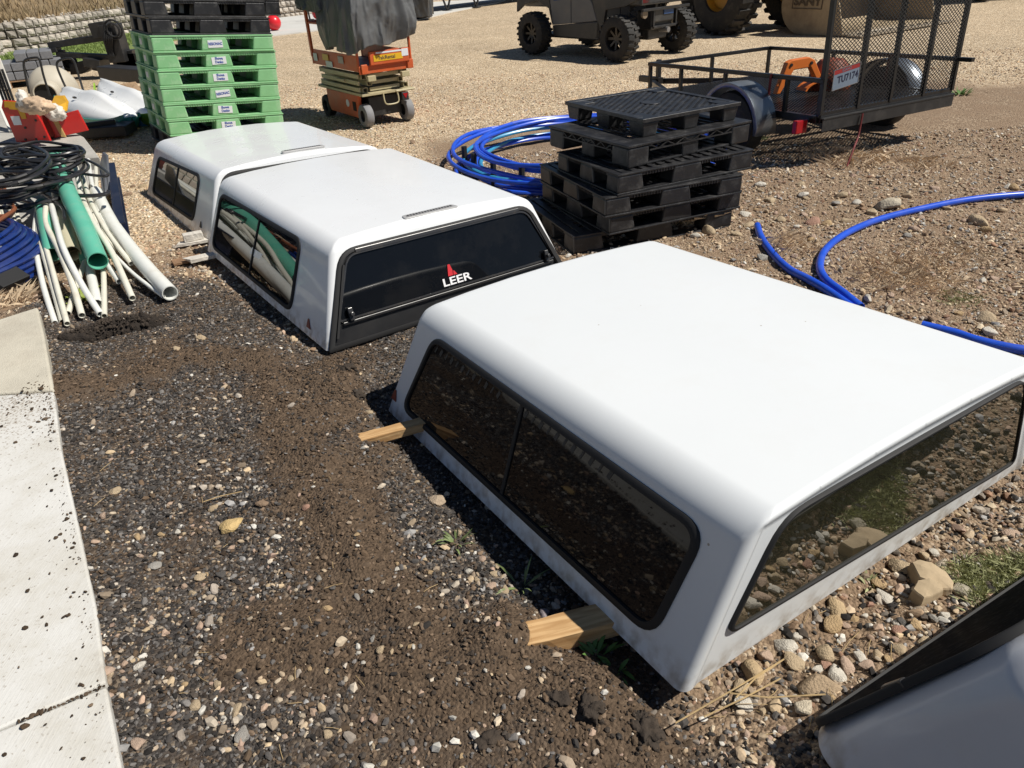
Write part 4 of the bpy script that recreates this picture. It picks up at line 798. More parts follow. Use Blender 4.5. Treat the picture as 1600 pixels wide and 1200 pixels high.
# light concrete pad and slab under the pipes
def slab_box(name, label, cat, corners, z0, z1, m, bev=.01):
    P = [at(a, b, z1) for a, b in corners]; mb = MB().prism([V((p.x, p.y, z0)) for p in P], (0, 0, z1 - z0)); o = mb.build(name, m, bevel=bev); return tag(o, label, cat)
slab_box('concrete_slab', 'flat concrete slab under the heap of plastic pipes', 'concrete slab', [(-220, 560), (-400, 240), (66, 252), (150, 262), (110, 345), (62, 405)], -.05, .11, M['plaster'])
slab_box('concrete_slab', 'concrete slab the red machine stands on', 'concrete slab', [(-150, 200), (40, 168), (131, 214), (155, 245), (-120, 262)], .0, .23, M['concrete'])
def ZP(x, y, z): return at(x, y, z)
big = [('green_sewer_pipe', 'long green sewer pipe with a belled end lying over the white pipes', [(86, 245, .36), (106, 300, .34), (130, 352, .26), (153, 408, .16)], .062, M['pvcg'], 'green sewer pipes'),
       ('green_sewer_pipe', 'green sewer pipe half hidden at the left under thin white pipes', [(66, 320, .24), (74, 360, .20), (82, 398, .13)], .052, M['pvcg'], 'green sewer pipes'),
       ('green_sewer_pipe', 'short green pipe lying under the belled green pipe', [(110, 330, .14), (124, 370, .10), (136, 412, .07)], .04, M['pvcg'], 'green sewer pipes'),
       ('sewer_pipe', 'cream sewer pipe between the two open green pipe ends', [(92, 300, .22), (100, 345, .19), (113, 396, .13)], .055, mat('cream_sewer_pipe', (.56, .52, .38), .4, var=.06, dirt=(.35, .3, .2), dirt_amt=.3), None),
       ('sewer_pipe', 'thick white pipe ending nearest the toppers', [(150, 300, .22), (176, 350, .16), (222, 410, .10), (266, 458, .055)], .048, M['pvcw'], None)]
for nm, lb, P, r, m, g in big: pipe_thing(nm, lb, 'pipe', [ZP(*p) for p in P], r, m, g, wall=.006, seg=24)
# bell and coupling rings on the big green pipe
c = MB()
thin = [('leftmost of the thin cream pipes, ending beside the kerb', [(60, 318, .22), (54, 370, .16), (66, 440, .09), (86, 505, .03)], .0175),
        ('second thin cream pipe from the left, ending beside the kerb', [(64, 316, .24), (60, 360, .18), (78, 430, .11), (98, 503, .03)], .0175),
        ('third thin cream pipe from the left, tip lowest in the picture', [(69, 318, .25), (66, 360, .19), (84, 430, .13), (105, 506, .04)], .0165),
        ('cream pipe curving over to the foot of the little green plant', [(72, 318, .28), (72, 350, .24), (92, 390, .20), (112, 440, .12), (128, 493, .035)], .0195),
        ('cream pipe whose end lies just right of the little green plant', [(80, 318, .28), (88, 350, .26), (100, 390, .22), (128, 445, .12), (157, 491, .035)], .0195),
        ('pale pipe crossing slantwise beneath the cream ones', [(140, 392, .10), (125, 430, .07), (106, 490, .03)], .018),
        ('wide white pipe lying under the end of the belled green pipe', [(134, 400, .06), (142, 430, .05), (152, 475, .035)], .030),
        ('short upright-looking white pipe below the open green pipe end', [(158, 385, .08), (162, 430, .06), (163, 494, .03)], .017),
        ('white pipe ending left of the thickest white one', [(124, 300, .30), (145, 345, .26), (175, 395, .16), (207, 466, .035)], .020),
        ('thin white pipe with its small tip beside the thickest white one', [(135, 300, .20), (160, 370, .14), (200, 420, .09), (256, 464, .03)], .0125),
        ('bent white pipe in the middle of the heap', [(128, 270, .32), (140, 310, .29), (160, 350, .22), (180, 380, .16), (205, 412, .09)], .017),
        ('white pipe lying behind the green bell pipe', [(118, 262, .34), (126, 300, .28), (138, 350, .20), (155, 392, .13), (186, 440, .06)], .018),
        ('faded white pipe next to the navy channel', [(150, 262, .24), (152, 310, .20), (160, 350, .16), (176, 392, .10)], .016),
        ('white pipe at the back right of the heap', [(138, 250, .26), (143, 285, .24), (155, 330, .19), (168, 362, .15)], .018),
        ('white pipe far back under the black hose', [(112, 246, .26), (128, 280, .26), (142, 320, .21), (150, 350, .17)], .016)]
for lb, P, r in thin: pipe_thing('plastic_pipe', lb, 'pipe', [ZP(*p) for p in P], r, M['pvc'] if random.random() < .6 else M['pvcw'], 'thin cream and white pipes in the heap', wall=.003, seg=12)
for k in range(5):
    x = 2 + k * 7; pipe_thing('plastic_pipe', ['leftmost', 'second', 'third', 'fourth', 'rightmost'][k] + ' cream pipe end in the short row by the brown hose', 'pipe', [ZP(x - 8, 322, .20), ZP(x, 345 + k, .17), ZP(x + 1, 368 + k * 2, .13)], .017, M['pvc'], 'cream pipe ends by the brown hose', wall=.003, seg=10)
# navy channel and grey sheet beside the pipes
mb = MB(); a, b = at(172, 268, .10), at(186, 366, .10); a2 = at(150, 255, .12)
mb.bar(a, b, .015, .16); mb.bar(a + V((.03, .015, .075)), b + V((.03, .015, .075)), .06, .012); mb.bar(a + V((.03, .015, -.07)), b + V((.03, .015, -.07)), .06, .012)
tag(mb.build('steel_channel', M['navy'], bevel=.003), 'navy steel channel lying along the right of the pipe heap', 'steel channel')
mb = MB(); mb.prism([at(155, 262, .20), at(160, 238, .34), at(166, 243, .34), at(170, 300, .12), at(160, 310, .1)], (.015, .01, 0)); tag(mb.build('metal_sheet', M['steel'], bevel=.002), 'narrow grey metal sheet standing at the end of the navy channel', 'metal sheet')
# black hose coils
def ring_path(c, rx, ry, rot, z, n=40, wob=.03, a0=0, a1=2 * math.pi, seed=0, zt=0):
    r = random.Random(seed); ph = [r.uniform(0, 6.28) for _ in range(4)]; out = []
    for k in range(n + 1):
        t = a0 + (a1 - a0) * k / n; w_ = 1 + wob * math.sin(2 * t + ph[0]) + wob * .6 * math.sin(3 * t + ph[1])
        x, y = rx * w_ * math.cos(t), ry * w_ * math.sin(t); out.append(V((c[0] + x * math.cos(rot) - y * math.sin(rot), c[1] + x * math.sin(rot) + y * math.cos(rot), z + zt * math.sin(t + ph[2]) + .008 * math.sin(5 * t + ph[3]))))
    return out
hb = thing('hose_coil', 'big tangle of black poly hose thrown over the pipe heap', 'hose coil', (0, 0, 0))
p = at(18, 262, .42); p2 = at(62, 258, .42)
for k in range(11):
    MB().tube(ring_path((p.x - .25 + random.uniform(-.08, .08), p.y - .18 + random.uniform(-.1, .1)), 1.02 + random.uniform(-.14, .10), .50 + random.uniform(-.09, .07), R(-38 + random.uniform(-5, 5)), .34 + k * .017, seed=k, zt=.05, n=44), .0145, 7, cap=False).build('hose_turn', M['hose'], hb, smooth=True)
for k in range(9):
    MB().tube(ring_path((p2.x + random.uniform(-.05, .05), p2.y + random.uniform(-.05, .05)), .36 + random.uniform(-.06, .05), .25 + random.uniform(-.05, .04), R(-20 + random.uniform(-14, 14)), .40 + k * .016, seed=40 + k, zt=.03, n=34), .0125, 7, cap=False).build('hose_turn', M['hose'], hb, smooth=True)
loops = [[(30, 252), (60, 237), (100, 236), (125, 248), (130, 262), (110, 275), (80, 278)], [(40, 246), (75, 234), (115, 242), (138, 258), (128, 270), (95, 280), (60, 275)], [(55, 240), (95, 236), (140, 252), (166, 268), (165, 275), (140, 273), (108, 268)],
         [(20, 268), (60, 290), (100, 303), (140, 306), (166, 303), (170, 299)], [(64, 300), (84, 314), (98, 325), (101, 341)], [(20, 246), (28, 240), (36, 240), (38, 247), (28, 252)], [(0, 300), (30, 312), (52, 318), (46, 325), (24, 331)]]
for i, lp in enumerate(loops):
    MB().tube(smooth_path([at(a, b, [.42, .44, .42, .34, .30, .48, .28][i]) for a, b in lp], 7), [.011, .011, .012, .0155, .0125, .008, .012][i], 8, cap=True).build('loose_hose_end', M['hose'], hb, smooth=True)
bh = thing('hose_coil', 'reddish brown hose loops over the cream pipe ends at the left edge', 'hose coil')
for k, lp in enumerate([[(-15, 290), (8, 300), (18, 318), (20, 330), (12, 340), (-12, 346)], [(-15, 284), (4, 292), (14, 308), (21, 326), (15, 336), (-10, 338)], [(-15, 300), (4, 312), (20, 322), (22, 328), (8, 338), (-12, 352)]]):
    MB().tube(smooth_path([at(a, b, .30 + .015 * k) for a, b in lp], 7), .014, 8).build('hose_turn', M['brownhose'], bh, smooth=True)
# blue coil at the left edge
bc = thing('pipe_coil', 'tight coil of dark blue water pipe at the left edge', 'pipe coil'); p = at(-125, 412, .15)
nv = mat('deep_blue_pipe', (.008, .03, .17), .3, var=.12, coat=.2, dirt=(.15, .14, .14), dirt_amt=.2)
for k in range(6):
    for j in range(4):
        MB().tube(ring_path((p.x, p.y), .63 + k * .028 - .01 * j, .60 + k * .028 - .01 * j, 0, .05 + j * .034 + (.03 * (5 - k)), seed=200 + k, wob=.004, n=48), .0155, 7, cap=False).build('pipe_turn', nv, bc, smooth=True)
for ang in (-.35, .5):
    q = V((p.x + .72 * math.cos(ang), p.y + .70 * math.sin(ang), .15)); d = V((math.cos(ang), math.sin(ang), -.6)).normalized(); MB().bar(q - d * .13, q + d * .13, .035, .20, up=(-math.sin(ang), math.cos(ang), 0)).build('black_tie', M['rubber'], bc, bevel=.004)
# blue coil behind the toppers
cb = thing('pipe_coil', 'loose coil of bright blue water pipe beside the black pallets', 'pipe coil')
for k in range(11):
    m = M['cyan'] if k in (1, 8) else M['blue']; cx = .78 + random.uniform(-.09, .09); cy = 6.98 + random.uniform(-.12, .12)
    MB().tube(ring_path((cx, cy), 1.22 + random.uniform(-.22, .08), 1.14 + random.uniform(-.18, .08), random.uniform(0, 3), .035 + (k % 6) * .042, seed=300 + k, wob=.012, zt=.02, n=56), .0195, 9, cap=False).build('pipe_turn', m, cb, smooth=True)
for k in range(5):
    t = 3.3 + k * .28; q = V((.78 + 1.12 * math.cos(t), 6.98 + 1.07 * math.sin(t), .12)); MB().cyl(q - V((0, 0, .11)), q + V((0, 0, .13)), .026, 8).build('black_tie', M['rubber'], cb)
hz = lambda l, z=.03: smooth_path([at(a, b, z) for a, b in l], 8)
tag(MB().tube(hz([(1183, 352), (1190, 372), (1207, 396), (1232, 420), (1262, 436), (1290, 452), (1330, 480)]), .0235, 12, inner=.004).build('water_pipe', M['blue'], smooth=True), 'short end of blue water pipe pointing up beside the big topper', 'water pipe')
tag(MB().tube(hz([(1345, 480), (1318, 458), (1290, 436), (1281, 415), (1290, 390), (1320, 366), (1370, 344), (1440, 326), (1520, 311), (1610, 303), (1720, 300)]), .0235, 12, inner=.004).build('water_pipe', M['blue'], smooth=True), 'long blue water pipe curving across the stony ground to the right edge', 'water pipe')
tag(MB().tube(hz([(1440, 508), (1490, 520), (1520, 530), (1560, 540), (1610, 548), (1700, 552)]), .0235, 12, inner=.004).build('water_pipe', M['blue'], smooth=True), 'blue water pipe just showing behind the big topper at the right edge', 'water pipe')

# ================================================================== UTILITY TRAILER
TR = Matrix.Translation((2.739, 6.386, 0)) @ Matrix.Rotation(R(27.04), 4, 'Z') @ Matrix.Rotation(-.032, 4, 'X')
tr = thing('utility_trailer', 'black open utility trailer with its mesh ramp gate standing up', 'trailer', mtx=TR); TWd, TLn, TF, TRl = 1.744, 2.303, .43, .72
bk = M['blackm']
mb = MB()
for a, b in (((0, 0), (TWd, 0)), ((0, TLn), (TWd, TLn)), ((0, 0), (0, TLn)), ((TWd, 0), (TWd, TLn))): mb.bar((*a, TF - .02), (*b, TF - .02), .05, .06)
for k in range(1, 5): mb.bar((0, TLn * k / 5, TF - .03), (TWd, TLn * k / 5, TF - .03), .04, .04)
mb.build('chassis', bk, tr, bevel=.003)
mb = MB(); mb.bar((0, -.01, TF - .01), (TWd, -.01, TF - .01), .10, .012); mb.bar((0, -.05, TF - .06), (TWd, -.05, TF - .06), .008, .11); mb.build('rear_sill', M['darkm'], tr, bevel=.002)
mb = MB()
for a, b in (((0, -.02), (0, TLn + .02)), ((TWd, -.16), (TWd, TLn + .02)), ((0, TLn), (TWd, TLn))): mb.bar((*a, TRl), (*b, TRl), .05, .035)
mb.build('top_rail', bk, tr, bevel=.003)
for x, y in [(0, 0), (0, .38), (0, TLn * .5), (0, TLn * .78), (0, TLn), (TWd, 0), (TWd, TLn * .3), (TWd, TLn * .6), (TWd, TLn), (TWd * .5, TLn)]:
    MB().bar((x, y, TF), (x, y, TRl - .02), .032, .032).build('rail_post', bk, tr)
# expanded metal floor and gate mesh
def mesh_fill(o, ux, uy, W_, H_, sx, sy, th, name, parent, m):
    mb = MB(); o = V(o); ux = V(ux); uy = V(uy); nz = ux.cross(uy)
    nx = int(W_ / sx); ny = int(H_ / sy)
    for sg in (1, -1):
        k = -ny
        for k in range(-ny - 1, nx + ny + 2):
            # line through (k*sx, 0) with slope sg*sy/sx
            x0, y0 = (k * sx, 0) if sg == 1 else (k * sx, H_)
            ts = []
            dx, dy = sx, sg * sy
            t0, t1 = 0, H_ / sy
            if dx: t0 = max(t0, -x0 / dx); t1 = min(t1, (W_ - x0) / dx)
            if t1 - t0 < .2: continue
            a = o + ux * (x0 + dx * t0) + uy * (y0 + dy * t0) + nz * (.001 * sg); b = o + ux * (x0 + dx * t1) + uy * (y0 + dy * t1) + nz * (.001 * sg)
            mb.bar(a, b, th, th * .8, up=nz)
    return mb.build(name, m, parent)
mesh_fill((.02, .02, TF), (1, 0, 0), (0, 1, 0), TWd - .04, TLn - .04, .060, .035, .007, 'mesh_floor', tr, M['mesh'])
GH = 1.45
gate = MB()
for x in (0, TWd * .26, TWd * .5, TWd * .76, TWd): gate.bar((x, -.01, TF + .02), (x, .02, TF + GH), .042 if x in (0, TWd) else .04, .035)
for z in (TF + .02, TF + GH): gate.bar((0, 0, z), (TWd, 0, z), .04, .04)
gt = gate.build('ramp_gate', bk, tr, bevel=.003)
mesh_fill((.02, -.018, TF + .03), (1, 0, 0), (0, 0, 1), TWd - .04, GH - .05, .045, .032, .0048, 'gate_mesh', gt, M['mesh'])
# licence plate on the gate
pl = MB().box((.215, -.045, TF + .305), (.31, .003, .16), rot=(0, R(-7), 0)).build('licence_plate', M['plate'], tr)
q = Matrix.Translation((.215, -.0475, TF + .305)) @ Matrix.Rotation(R(-7), 4, 'Y') @ Matrix.Rotation(R(90), 4, 'X')
MB().add([(-.153, .042, 0), (.153, .042, 0), (.153, .078, 0), (-.153, .078, 0)], [(0, 1, 2, 3)]).build('plate_band', M['idred'], pl).matrix_local = q
text('plate_state', 'IDAHO', .034, M['plate'], pl, q @ Matrix.Translation((0, .058, .001)), .0003); text('plate_number', 'TU7174', .078, M['ink'], pl, q @ Matrix.Translation((.018, -.008, .001)) @ Matrix.Scale(.95, 4, (1, 0, 0)), .0003, .001)
mb = MB()
for s_ in (-1, 1): mb.bar((.215 + .155 * s_, -.047, TF + .225 + .018 * s_), (.215 + .155 * s_, -.047, TF + .385 + .018 * s_), .005)
for z in (.225, .385): mb.bar((.06, -.047, TF + z - .018), (.37, -.047, TF + z + .018), .005)
mb.build('plate_frame', M['silver'], pl)
def wheel(parent, c, ax, r, wd, name='wheel', tyre=None, rim=None, lugs=0, spokes=6, seg=28, rimr=.55, lugh=.03):
    wp = MB(); ax = V(ax).normalized(); c = V(c); h = wd / 2
    prof = [(r * rimr, -h * .8), (r * rimr * 1.05, -h * .95), (r * .8, -h), (r * .95, -h * .85), (r, -h * .55), (r, h * .55), (r * .95, h * .85), (r * .8, h), (r * rimr * 1.05, h * .95), (r * rimr, h * .8)]
    wp.lathe(prof, c, ax, seg)
    if lugs:
        u = V((0, 0, 1)) if abs(ax.z) < .9 else V((1, 0, 0)); a = ax.cross(u).normalized(); b = a.cross(ax)
        for k in range(lugs):
            for s_ in (-1, 1):
                t = 2 * math.pi * (k + (.5 if s_ > 0 else 0)) / lugs; d = a * math.cos(t) + b * math.sin(t); tn = -a * math.sin(t) + b * math.cos(t)
                wp.bar(c + d * (r + lugh * .3) + ax * s_ * h * .08, c + d * (r + lugh * .1 - .01) + ax * s_ * h * .95 + tn * .02, r * 2.2 / lugs * 1.15, lugh, up=d)
    w_ = wp.build(name, tyre or M['tyre'], parent, smooth=True, angle=30)
    rm = MB(); rm.lathe([(r * rimr, -h * .8), (r * rimr * .93, -h * .5), (r * rimr * .9, h * .5), (r * rimr, h * .8)], c, ax, seg)
    rm.cyl(c - ax * h * .45, c + ax * h * .45, r * .17, 12)
    if spokes:
        u = V((0, 0, 1)); a = ax.cross(u).normalized(); b = a.cross(ax)
        for k in range(spokes):
            t = 2 * math.pi * k / spokes; d = a * math.cos(t) + b * math.sin(t)
            for s_ in (-1, 1): rm.bar(c + ax * h * .35 * s_, c + ax * h * .5 * s_ + d * r * rimr * .95, r * .11, r * .06, up=ax)
    else: rm.cyl(c - ax * h * .3, c + ax * h * .3, r * rimr * .9, 20)
    rm.build('rim', rim or M['darkm'], w_, smooth=True, angle=30); return w_
for sx in (-.16, TWd + .16):
    wheel(tr, (sx, .80, .30), (1, 0, 0), .30, .19, rim=M['darkm'], spokes=0)
    f = MB(); n = 16; out = []
    for k in range(n + 1):
        t = math.pi * (k / n) * 1.06 - .09; out.append((math.cos(t), math.sin(t)))
    xo = sx - .12 if sx < 0 else sx + .12; xi = sx + .12 if sx < 0 else sx - .12
    vs = []; fs = []
    for cx_, sy_ in out: vs += [(xo, .80 + .385 * cx_, .29 + .385 * sy_), (xi, .80 + .385 * cx_, .29 + .385 * sy_), (xo, .80 + .345 * cx_, .29 + .345 * sy_)]
    for k in range(n): a = k * 3; fs += [(a, a + 3, a + 4, a + 1), (a, a + 2, a + 5, a + 3)]
    f.add(vs, fs); f.build('fender', M['fender'], tr, smooth=True, solid=.006, angle=60)
MB().bar((-.2, .80, .3), (TWd + .2, .80, .3), .05).build('axle', bk, tr)
mb = MB(); mb.bar((.25, TLn, TF - .04), (TWd / 2, TLn + 1.1, TF - .06), .06, .06); mb.bar((TWd - .25, TLn, TF - .04), (TWd / 2, TLn + 1.1, TF - .06), .06, .06); mb.bar((TWd / 2, TLn + .9, TF - .04), (TWd / 2, TLn + 1.3, TF - .04), .08, .07); mb.bar((TWd / 2, TLn + .95, .02), (TWd / 2, TLn + .95, TF + .2), .05); mb.build('drawbar', bk, tr, bevel=.003)
for x in (-.12, TWd + .02):
    MB().box((x, .08, TF - .07), (.13, .05, .11)).build('tail_light', M['tail'], tr, bevel=.008)
MB().tube(smooth_path([(-.03, .55, TRl + .02), (-.04, .54, TF + .1), (-.035, .50, TF - .05)], 5), .012, 6).build('tie_strap', M['strap'], tr)
MB().tube(smooth_path([(TWd * .27, -.07, TF - .02), (TWd * .25, -.09, TF - .2), (TWd * .18, -.16, .16), (TWd * .12, -.2, .02)], 5), .009, 6).build('hanging_strap', M['strap'], tr)
# orange toy digger arm in the trailer
Q = lambda u, v, z: TR @ V((u, v, TF + z))
def tq(o): return o
ox = TR.to_3x3() @ V((1, 0, 0))
P0 = [(0, .0), (.04, .0), (.17, .20), (.36, .21), (.50, .02), (.54, .06), (.40, .27), (.33, .30), (.14, .29), (.09, .27)]
dg = thing('toy_excavator', 'orange toy digger arm and bucket lying in the trailer', 'toy excavator', mtx=TR @ Matrix.Translation((.60, 1.05, TF + .02)) @ Matrix.Rotation(R(-12), 4, 'Z'))
MB().prism([(x * 1.0, 0, z * 1.05) for x, z in P0], (0, .07, 0)).build('boom_arm', M['toyorange'], dg, bevel=.008)
MB().tube(smooth_path([(.02, .03, .07), (.10, .03, .2), (.16, .03, .27)], 4), .02, 8).build('ram', M['toyorange'], dg, smooth=True)
bb = MB(); n = 10
for k in range(n): 
    t0, t1 = R(15 + 150 * k / n), R(15 + 150 * (k + 1) / n); c0 = V((.50, 0, -.03)); f_ = lambda t, r_: c0 + V((math.cos(t) * r_ * 1.35, 0, math.sin(t) * r_ * .85))
    bb.prism([f_(t0, .13), f_(t1, .13), f_(t1, .115), f_(t0, .115)], (0, .16, 0))
bb.build('scoop', M['toyorange'], dg, smooth=True)
for x, z in ((.13, .26), (.36, .26), (.5, .1)): MB().cyl((x, -.008, z), (x, .08, z), .016, 8).build('pivot_pin', M['darkm'], dg)
rh = thing('red_bundle', 'reddish brown rounded object behind the trailer licence plate', 'bundle', mtx=TR @ Matrix.Translation((1.28, 1.0, TF)))
mb = MB().lathe([(0, .3), (.12, .28), (.2, .18), (.22, .05), (.2, 0)], (0, 0, 0), (0, 0, 1), 16); mb.build('cover', mat('rust_red_cloth', (.22, .05, .02), .6, var=.3, bump=.5), rh, smooth=True)
MB().tube([(.15, 0, .24), (.3, .1, .1)], .02, 6).build('handle', M['darkm'], rh)

# ================================================================== UTILITY VEHICLE (side-by-side)
ut = thing('utility_vehicle', 'dark grey side-by-side off-road vehicle with knobbly tyres, seen from behind', 'utility vehicle', (2.75, 14.15, 0), R(39.3))
for x in (-.78, .78):
    for y in (0, 2.15): wheel(ut, (x, y, .38), (1, 0, 0), .355, .30, lugs=22, spokes=8, rim=mat('dark_alloy_rim', (.055, .052, .05), .35, metal=.7, var=.2), rimr=.52, lugh=.024)
def sidepanel(poly, x, th, name, m, bev=.012):
    MB().prism([(x, y, z) for y, z in poly], (th, 0, 0)).build(name, m, ut, bevel=bev)
dk = mat('vehicle_dark_plastic', (.035, .036, .038), .4, var=.15, dirt=(.14, .12, .09), dirt_amt=.4)
for s_ in (-1, 1):
    x = -.70 if s_ < 0 else .64
    sidepanel([(.46, .32), (1.72, .34), (1.74, .52), (.55, .62)], x, .06, 'lower_door', dk)
    sidepanel([(.60, .625), (1.24, .565), (1.24, 1.05), (.86, 1.08), (.72, .90)], x, .06, 'door', M['greydoor'])
    sidepanel([(1.25, .565), (1.735, .525), (1.80, .95), (1.25, 1.05)], x, .06, 'door', M['greydoor'])
    sidepanel([(.92, 1.0), (1.7, .92), (1.78, 1.22), (1.0, 1.3)], x - .004 * s_ * -1, .058, 'blue_panel', M['bluepanel'])
    sidepanel([(-.05, .86), (.40, .80), (.50, .34), (.62, .34), (.60, .62), (.71, .90), (.85, 1.1), (-.35, 1.16), (-.38, .98)], x, .07, 'rear_fender', dk)
    sidepanel([(1.75, .52), (1.84, .80), (2.15, .92), (2.55, .84), (2.75, .72), (2.72, 1.0), (2.2, 1.12), (1.82, 1.02)], x, .07, 'front_fender', dk)
    for y in (.03,):
        sh = MB(); c0 = V((.50 * s_, -.02, .46)); c1 = V((.38 * s_, .05, .93)); n = 60; path_ = []
        d = (c1 - c0).normalized(); a = d.cross(V((0, 1, 0))).normalized(); b = d.cross(a)
        for k in range(n + 1): t = k / n; path_.append(c0.lerp(c1, .1 + .8 * t) + a * math.cos(t * 2 * math.pi * 8) * .055 + b * math.sin(t * 2 * math.pi * 8) * .055)
        sh.tube(path_, .012, 6); sh.cyl(c0, c1, .026, 10); sh.build('shock_absorber', mat('coil_spring', (.06, .062, .066), .35, metal=.4, var=.2), ut, smooth=True)
    MB().tube([(.12 * s_, .25, .42), (.62 * s_, 0, .36)], .028, 8).build('suspension_arm', M['darkm'], ut); MB().tube([(.12 * s_, -.08, .36), (.62 * s_, 0, .40)], .022, 8).build('suspension_arm', M['darkm'], ut); MB().tube([(.5 * s_, .85, .34), (.60 * s_, .05, .34)], .03, 8).build('trailing_arm', M['darkm'], ut)
    MB().box((.56 * s_, -.36, .95), (.18, .04, .10)).build('tail_light', M['tail'], ut, bevel=.01)
mb = MB(); mb.box((0, 1.2, .33), (1.2, 2.2, .06)); mb.box((0, .2, .45), (.5, .8, .28)); mb.box((0, -.12, .62), (.56, .32, .30)); mb.build('underbody', M['darkm'], ut, bevel=.02)
MB().box((0, -.30, .70), (.52, .06, .22)).build('rear_cover', dk, ut, bevel=.02); MB().box((.10, -.335, .74), (.26, .02, .08)).build('blue_badge', M['bluepanel'], ut, bevel=.004)
mb = MB(); mb.bar((-.62, -.36, .80), (.62, -.36, .80), .045); mb.bar((-.3, -.34, .52), (.3, -.34, .52), .04); mb.bar((-.3, -.34, .52), (-.3, -.34, .8), .035); mb.bar((.3, -.34, .52), (.3, -.34, .8), .035); mb.build('rear_bumper', M['darkm'], ut, bevel=.006)
MB().cyl((.05, -.40, .46), (.05, -.2, .46), .045, 12).build('exhaust_tip', M['silver'], ut); MB().cyl((-.52, -.34, .74), (-.52, -.30, .74), .07, 14).build('round_reflector', mat('amber_lens', (.22, .17, .12), .3), ut)
mb = MB()
for a, b in (((-.66, -.36, .86), (.66, -.36, .86)),): mb.box((0, .12, .90), (1.34, 1.0, .05)); mb.box((0, -.36, 1.02), (1.34, .04, .28)); mb.box((-.66, .12, 1.02), (.04, .96, .28)); mb.box((.66, .12, 1.02), (.04, .96, .28))
mb.build('cargo_bed', dk, ut, bevel=.015)
mb = MB(); mb.box((0, 2.3, .95), (1.2, .75, .28)); mb.build('hood', M['greydoor'], ut, bevel=.06, seg=3)
mb = MB()
for s_ in (-1, 1): mb.tube(smooth_path([(.66 * s_, .55, 1.05), (.60 * s_, .60, 1.85), (.58 * s_, 1.5, 1.88), (.66 * s_, 2.05, 1.15)], 5), .028, 8)
mb.bar((-.6, .6, 1.85), (.6, .6, 1.85), .05); mb.build('roll_cage', M['darkm'], ut, smooth=True)
MB().box((0, 1.05, 1.90), (1.25, 1.0, .03)).build('roof', dk, ut, bevel=.01); MB().box((0, .62, 1.2), (1.1, .12, .6)).build('seat_back', M['darkm'], ut, bevel=.04)
MB().box((.0, -.385, 1.0), (.20, .006, .11)).build('licence_plate', M['plate'], ut)

# ================================================================== WHEEL LOADER
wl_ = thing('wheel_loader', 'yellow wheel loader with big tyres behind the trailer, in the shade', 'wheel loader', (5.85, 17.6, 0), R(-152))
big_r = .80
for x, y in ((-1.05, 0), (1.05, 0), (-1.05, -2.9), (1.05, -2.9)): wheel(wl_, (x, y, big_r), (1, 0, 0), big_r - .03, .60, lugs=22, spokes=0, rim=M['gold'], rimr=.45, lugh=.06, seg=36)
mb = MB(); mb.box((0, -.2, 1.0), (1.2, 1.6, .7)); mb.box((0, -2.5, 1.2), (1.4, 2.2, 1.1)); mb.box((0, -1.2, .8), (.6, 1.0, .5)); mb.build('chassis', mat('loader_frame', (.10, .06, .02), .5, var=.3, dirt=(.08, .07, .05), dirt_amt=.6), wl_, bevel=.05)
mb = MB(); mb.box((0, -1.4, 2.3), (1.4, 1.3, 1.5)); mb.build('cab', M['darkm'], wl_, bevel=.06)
for x in (-.55, .55): MB().prism([(x, -.3, 1.7), (x, .3, 1.6), (x, 1.3, 1.2), (x, 1.3, 1.0), (x, .1, 1.25), (x, -.4, 1.45)], (.1, 0, 0)).build('lift_arm', M['gold'], wl_, bevel=.02)
MB().box((0, .25, .9), (1.7, .1, .5)).build('front_plate', M['darkm'], wl_, bevel=.02)
# bucket of the loader
p = at(1292, 57); BM = Matrix.Translation((p.x, p.y, 0)) @ Matrix.Rotation(R(33.5), 4, 'Z')
bu = thing('loader_bucket', 'tan steel loader bucket lettered SANY behind the trailer gate', 'bucket', mtx=BM)
bw = 3.3; prof = []
for k in range(15):
    t = R(250 - 200 * k / 14); prof.append((.62 + .62 * math.cos(t) * 1.0, .60 + .60 * math.sin(t)))
shell = [(-.55, .03)] + [(.05, .02), (.35, .0)] + [(.62 + .55 * math.cos(R(a)), .58 + .58 * math.sin(R(a))) for a in range(-80, 100, 12)] + [(.35, 1.22)]
mb = MB(); vs = []; 
for x in (0, bw):
    for y, z in shell: vs.append((x, y, z))
n = len(shell); fs = [(i, i + 1, n + i + 1, n + i) for i in range(n - 1)]
finish('bucket_shell', vs, fs, M['sand'], bu, smooth=True, solid=.03)
for x in (0, bw - .03):
    endp = [(-.35, .03), (.35, 0)] + [(.62 + .55 * math.cos(R(a)), .58 + .58 * math.sin(R(a))) for a in range(-80, 100, 12)] + [(.35, 1.25), (-.15, .6)]
    MB().prism([(x + (-.005 if x == 0 else .035), y, z) for y, z in endp], (.03, 0, 0)).build('side_plate', M['sand'], bu, bevel=.004)
mb = MB(); mb.box((bw / 2, -.62, .035), (bw + .1, .28, .03)); mb.build('cutting_edge', mat('worn_edge_steel', (.42, .35, .26), .45, metal=.2, var=.2, dirt=(.2, .15, .1), dirt_amt=.4), bu, bevel=.004)
mb = MB()
for k in range(12): mb.cyl((.2 + k * (bw - .4) / 11, -.58, .05), (.2 + k * (bw - .4) / 11, -.58, .065), .03, 8)
mb.build('edge_bolts', M['darkm'], bu)
mb = MB(); qn = Matrix.Translation((-.022, .55, .60)) @ Matrix.Rotation(R(-90), 4, 'Z') @ Matrix.Rotation(R(90), 4, 'X')
lg = text('lettering', 'SANY', .20, mat('dark_lettering', (.10, .075, .05), .6), bu, qn @ Matrix.Scale(1.25, 4, (1, 0, 0)), .004, .006)
fr_ = MB()
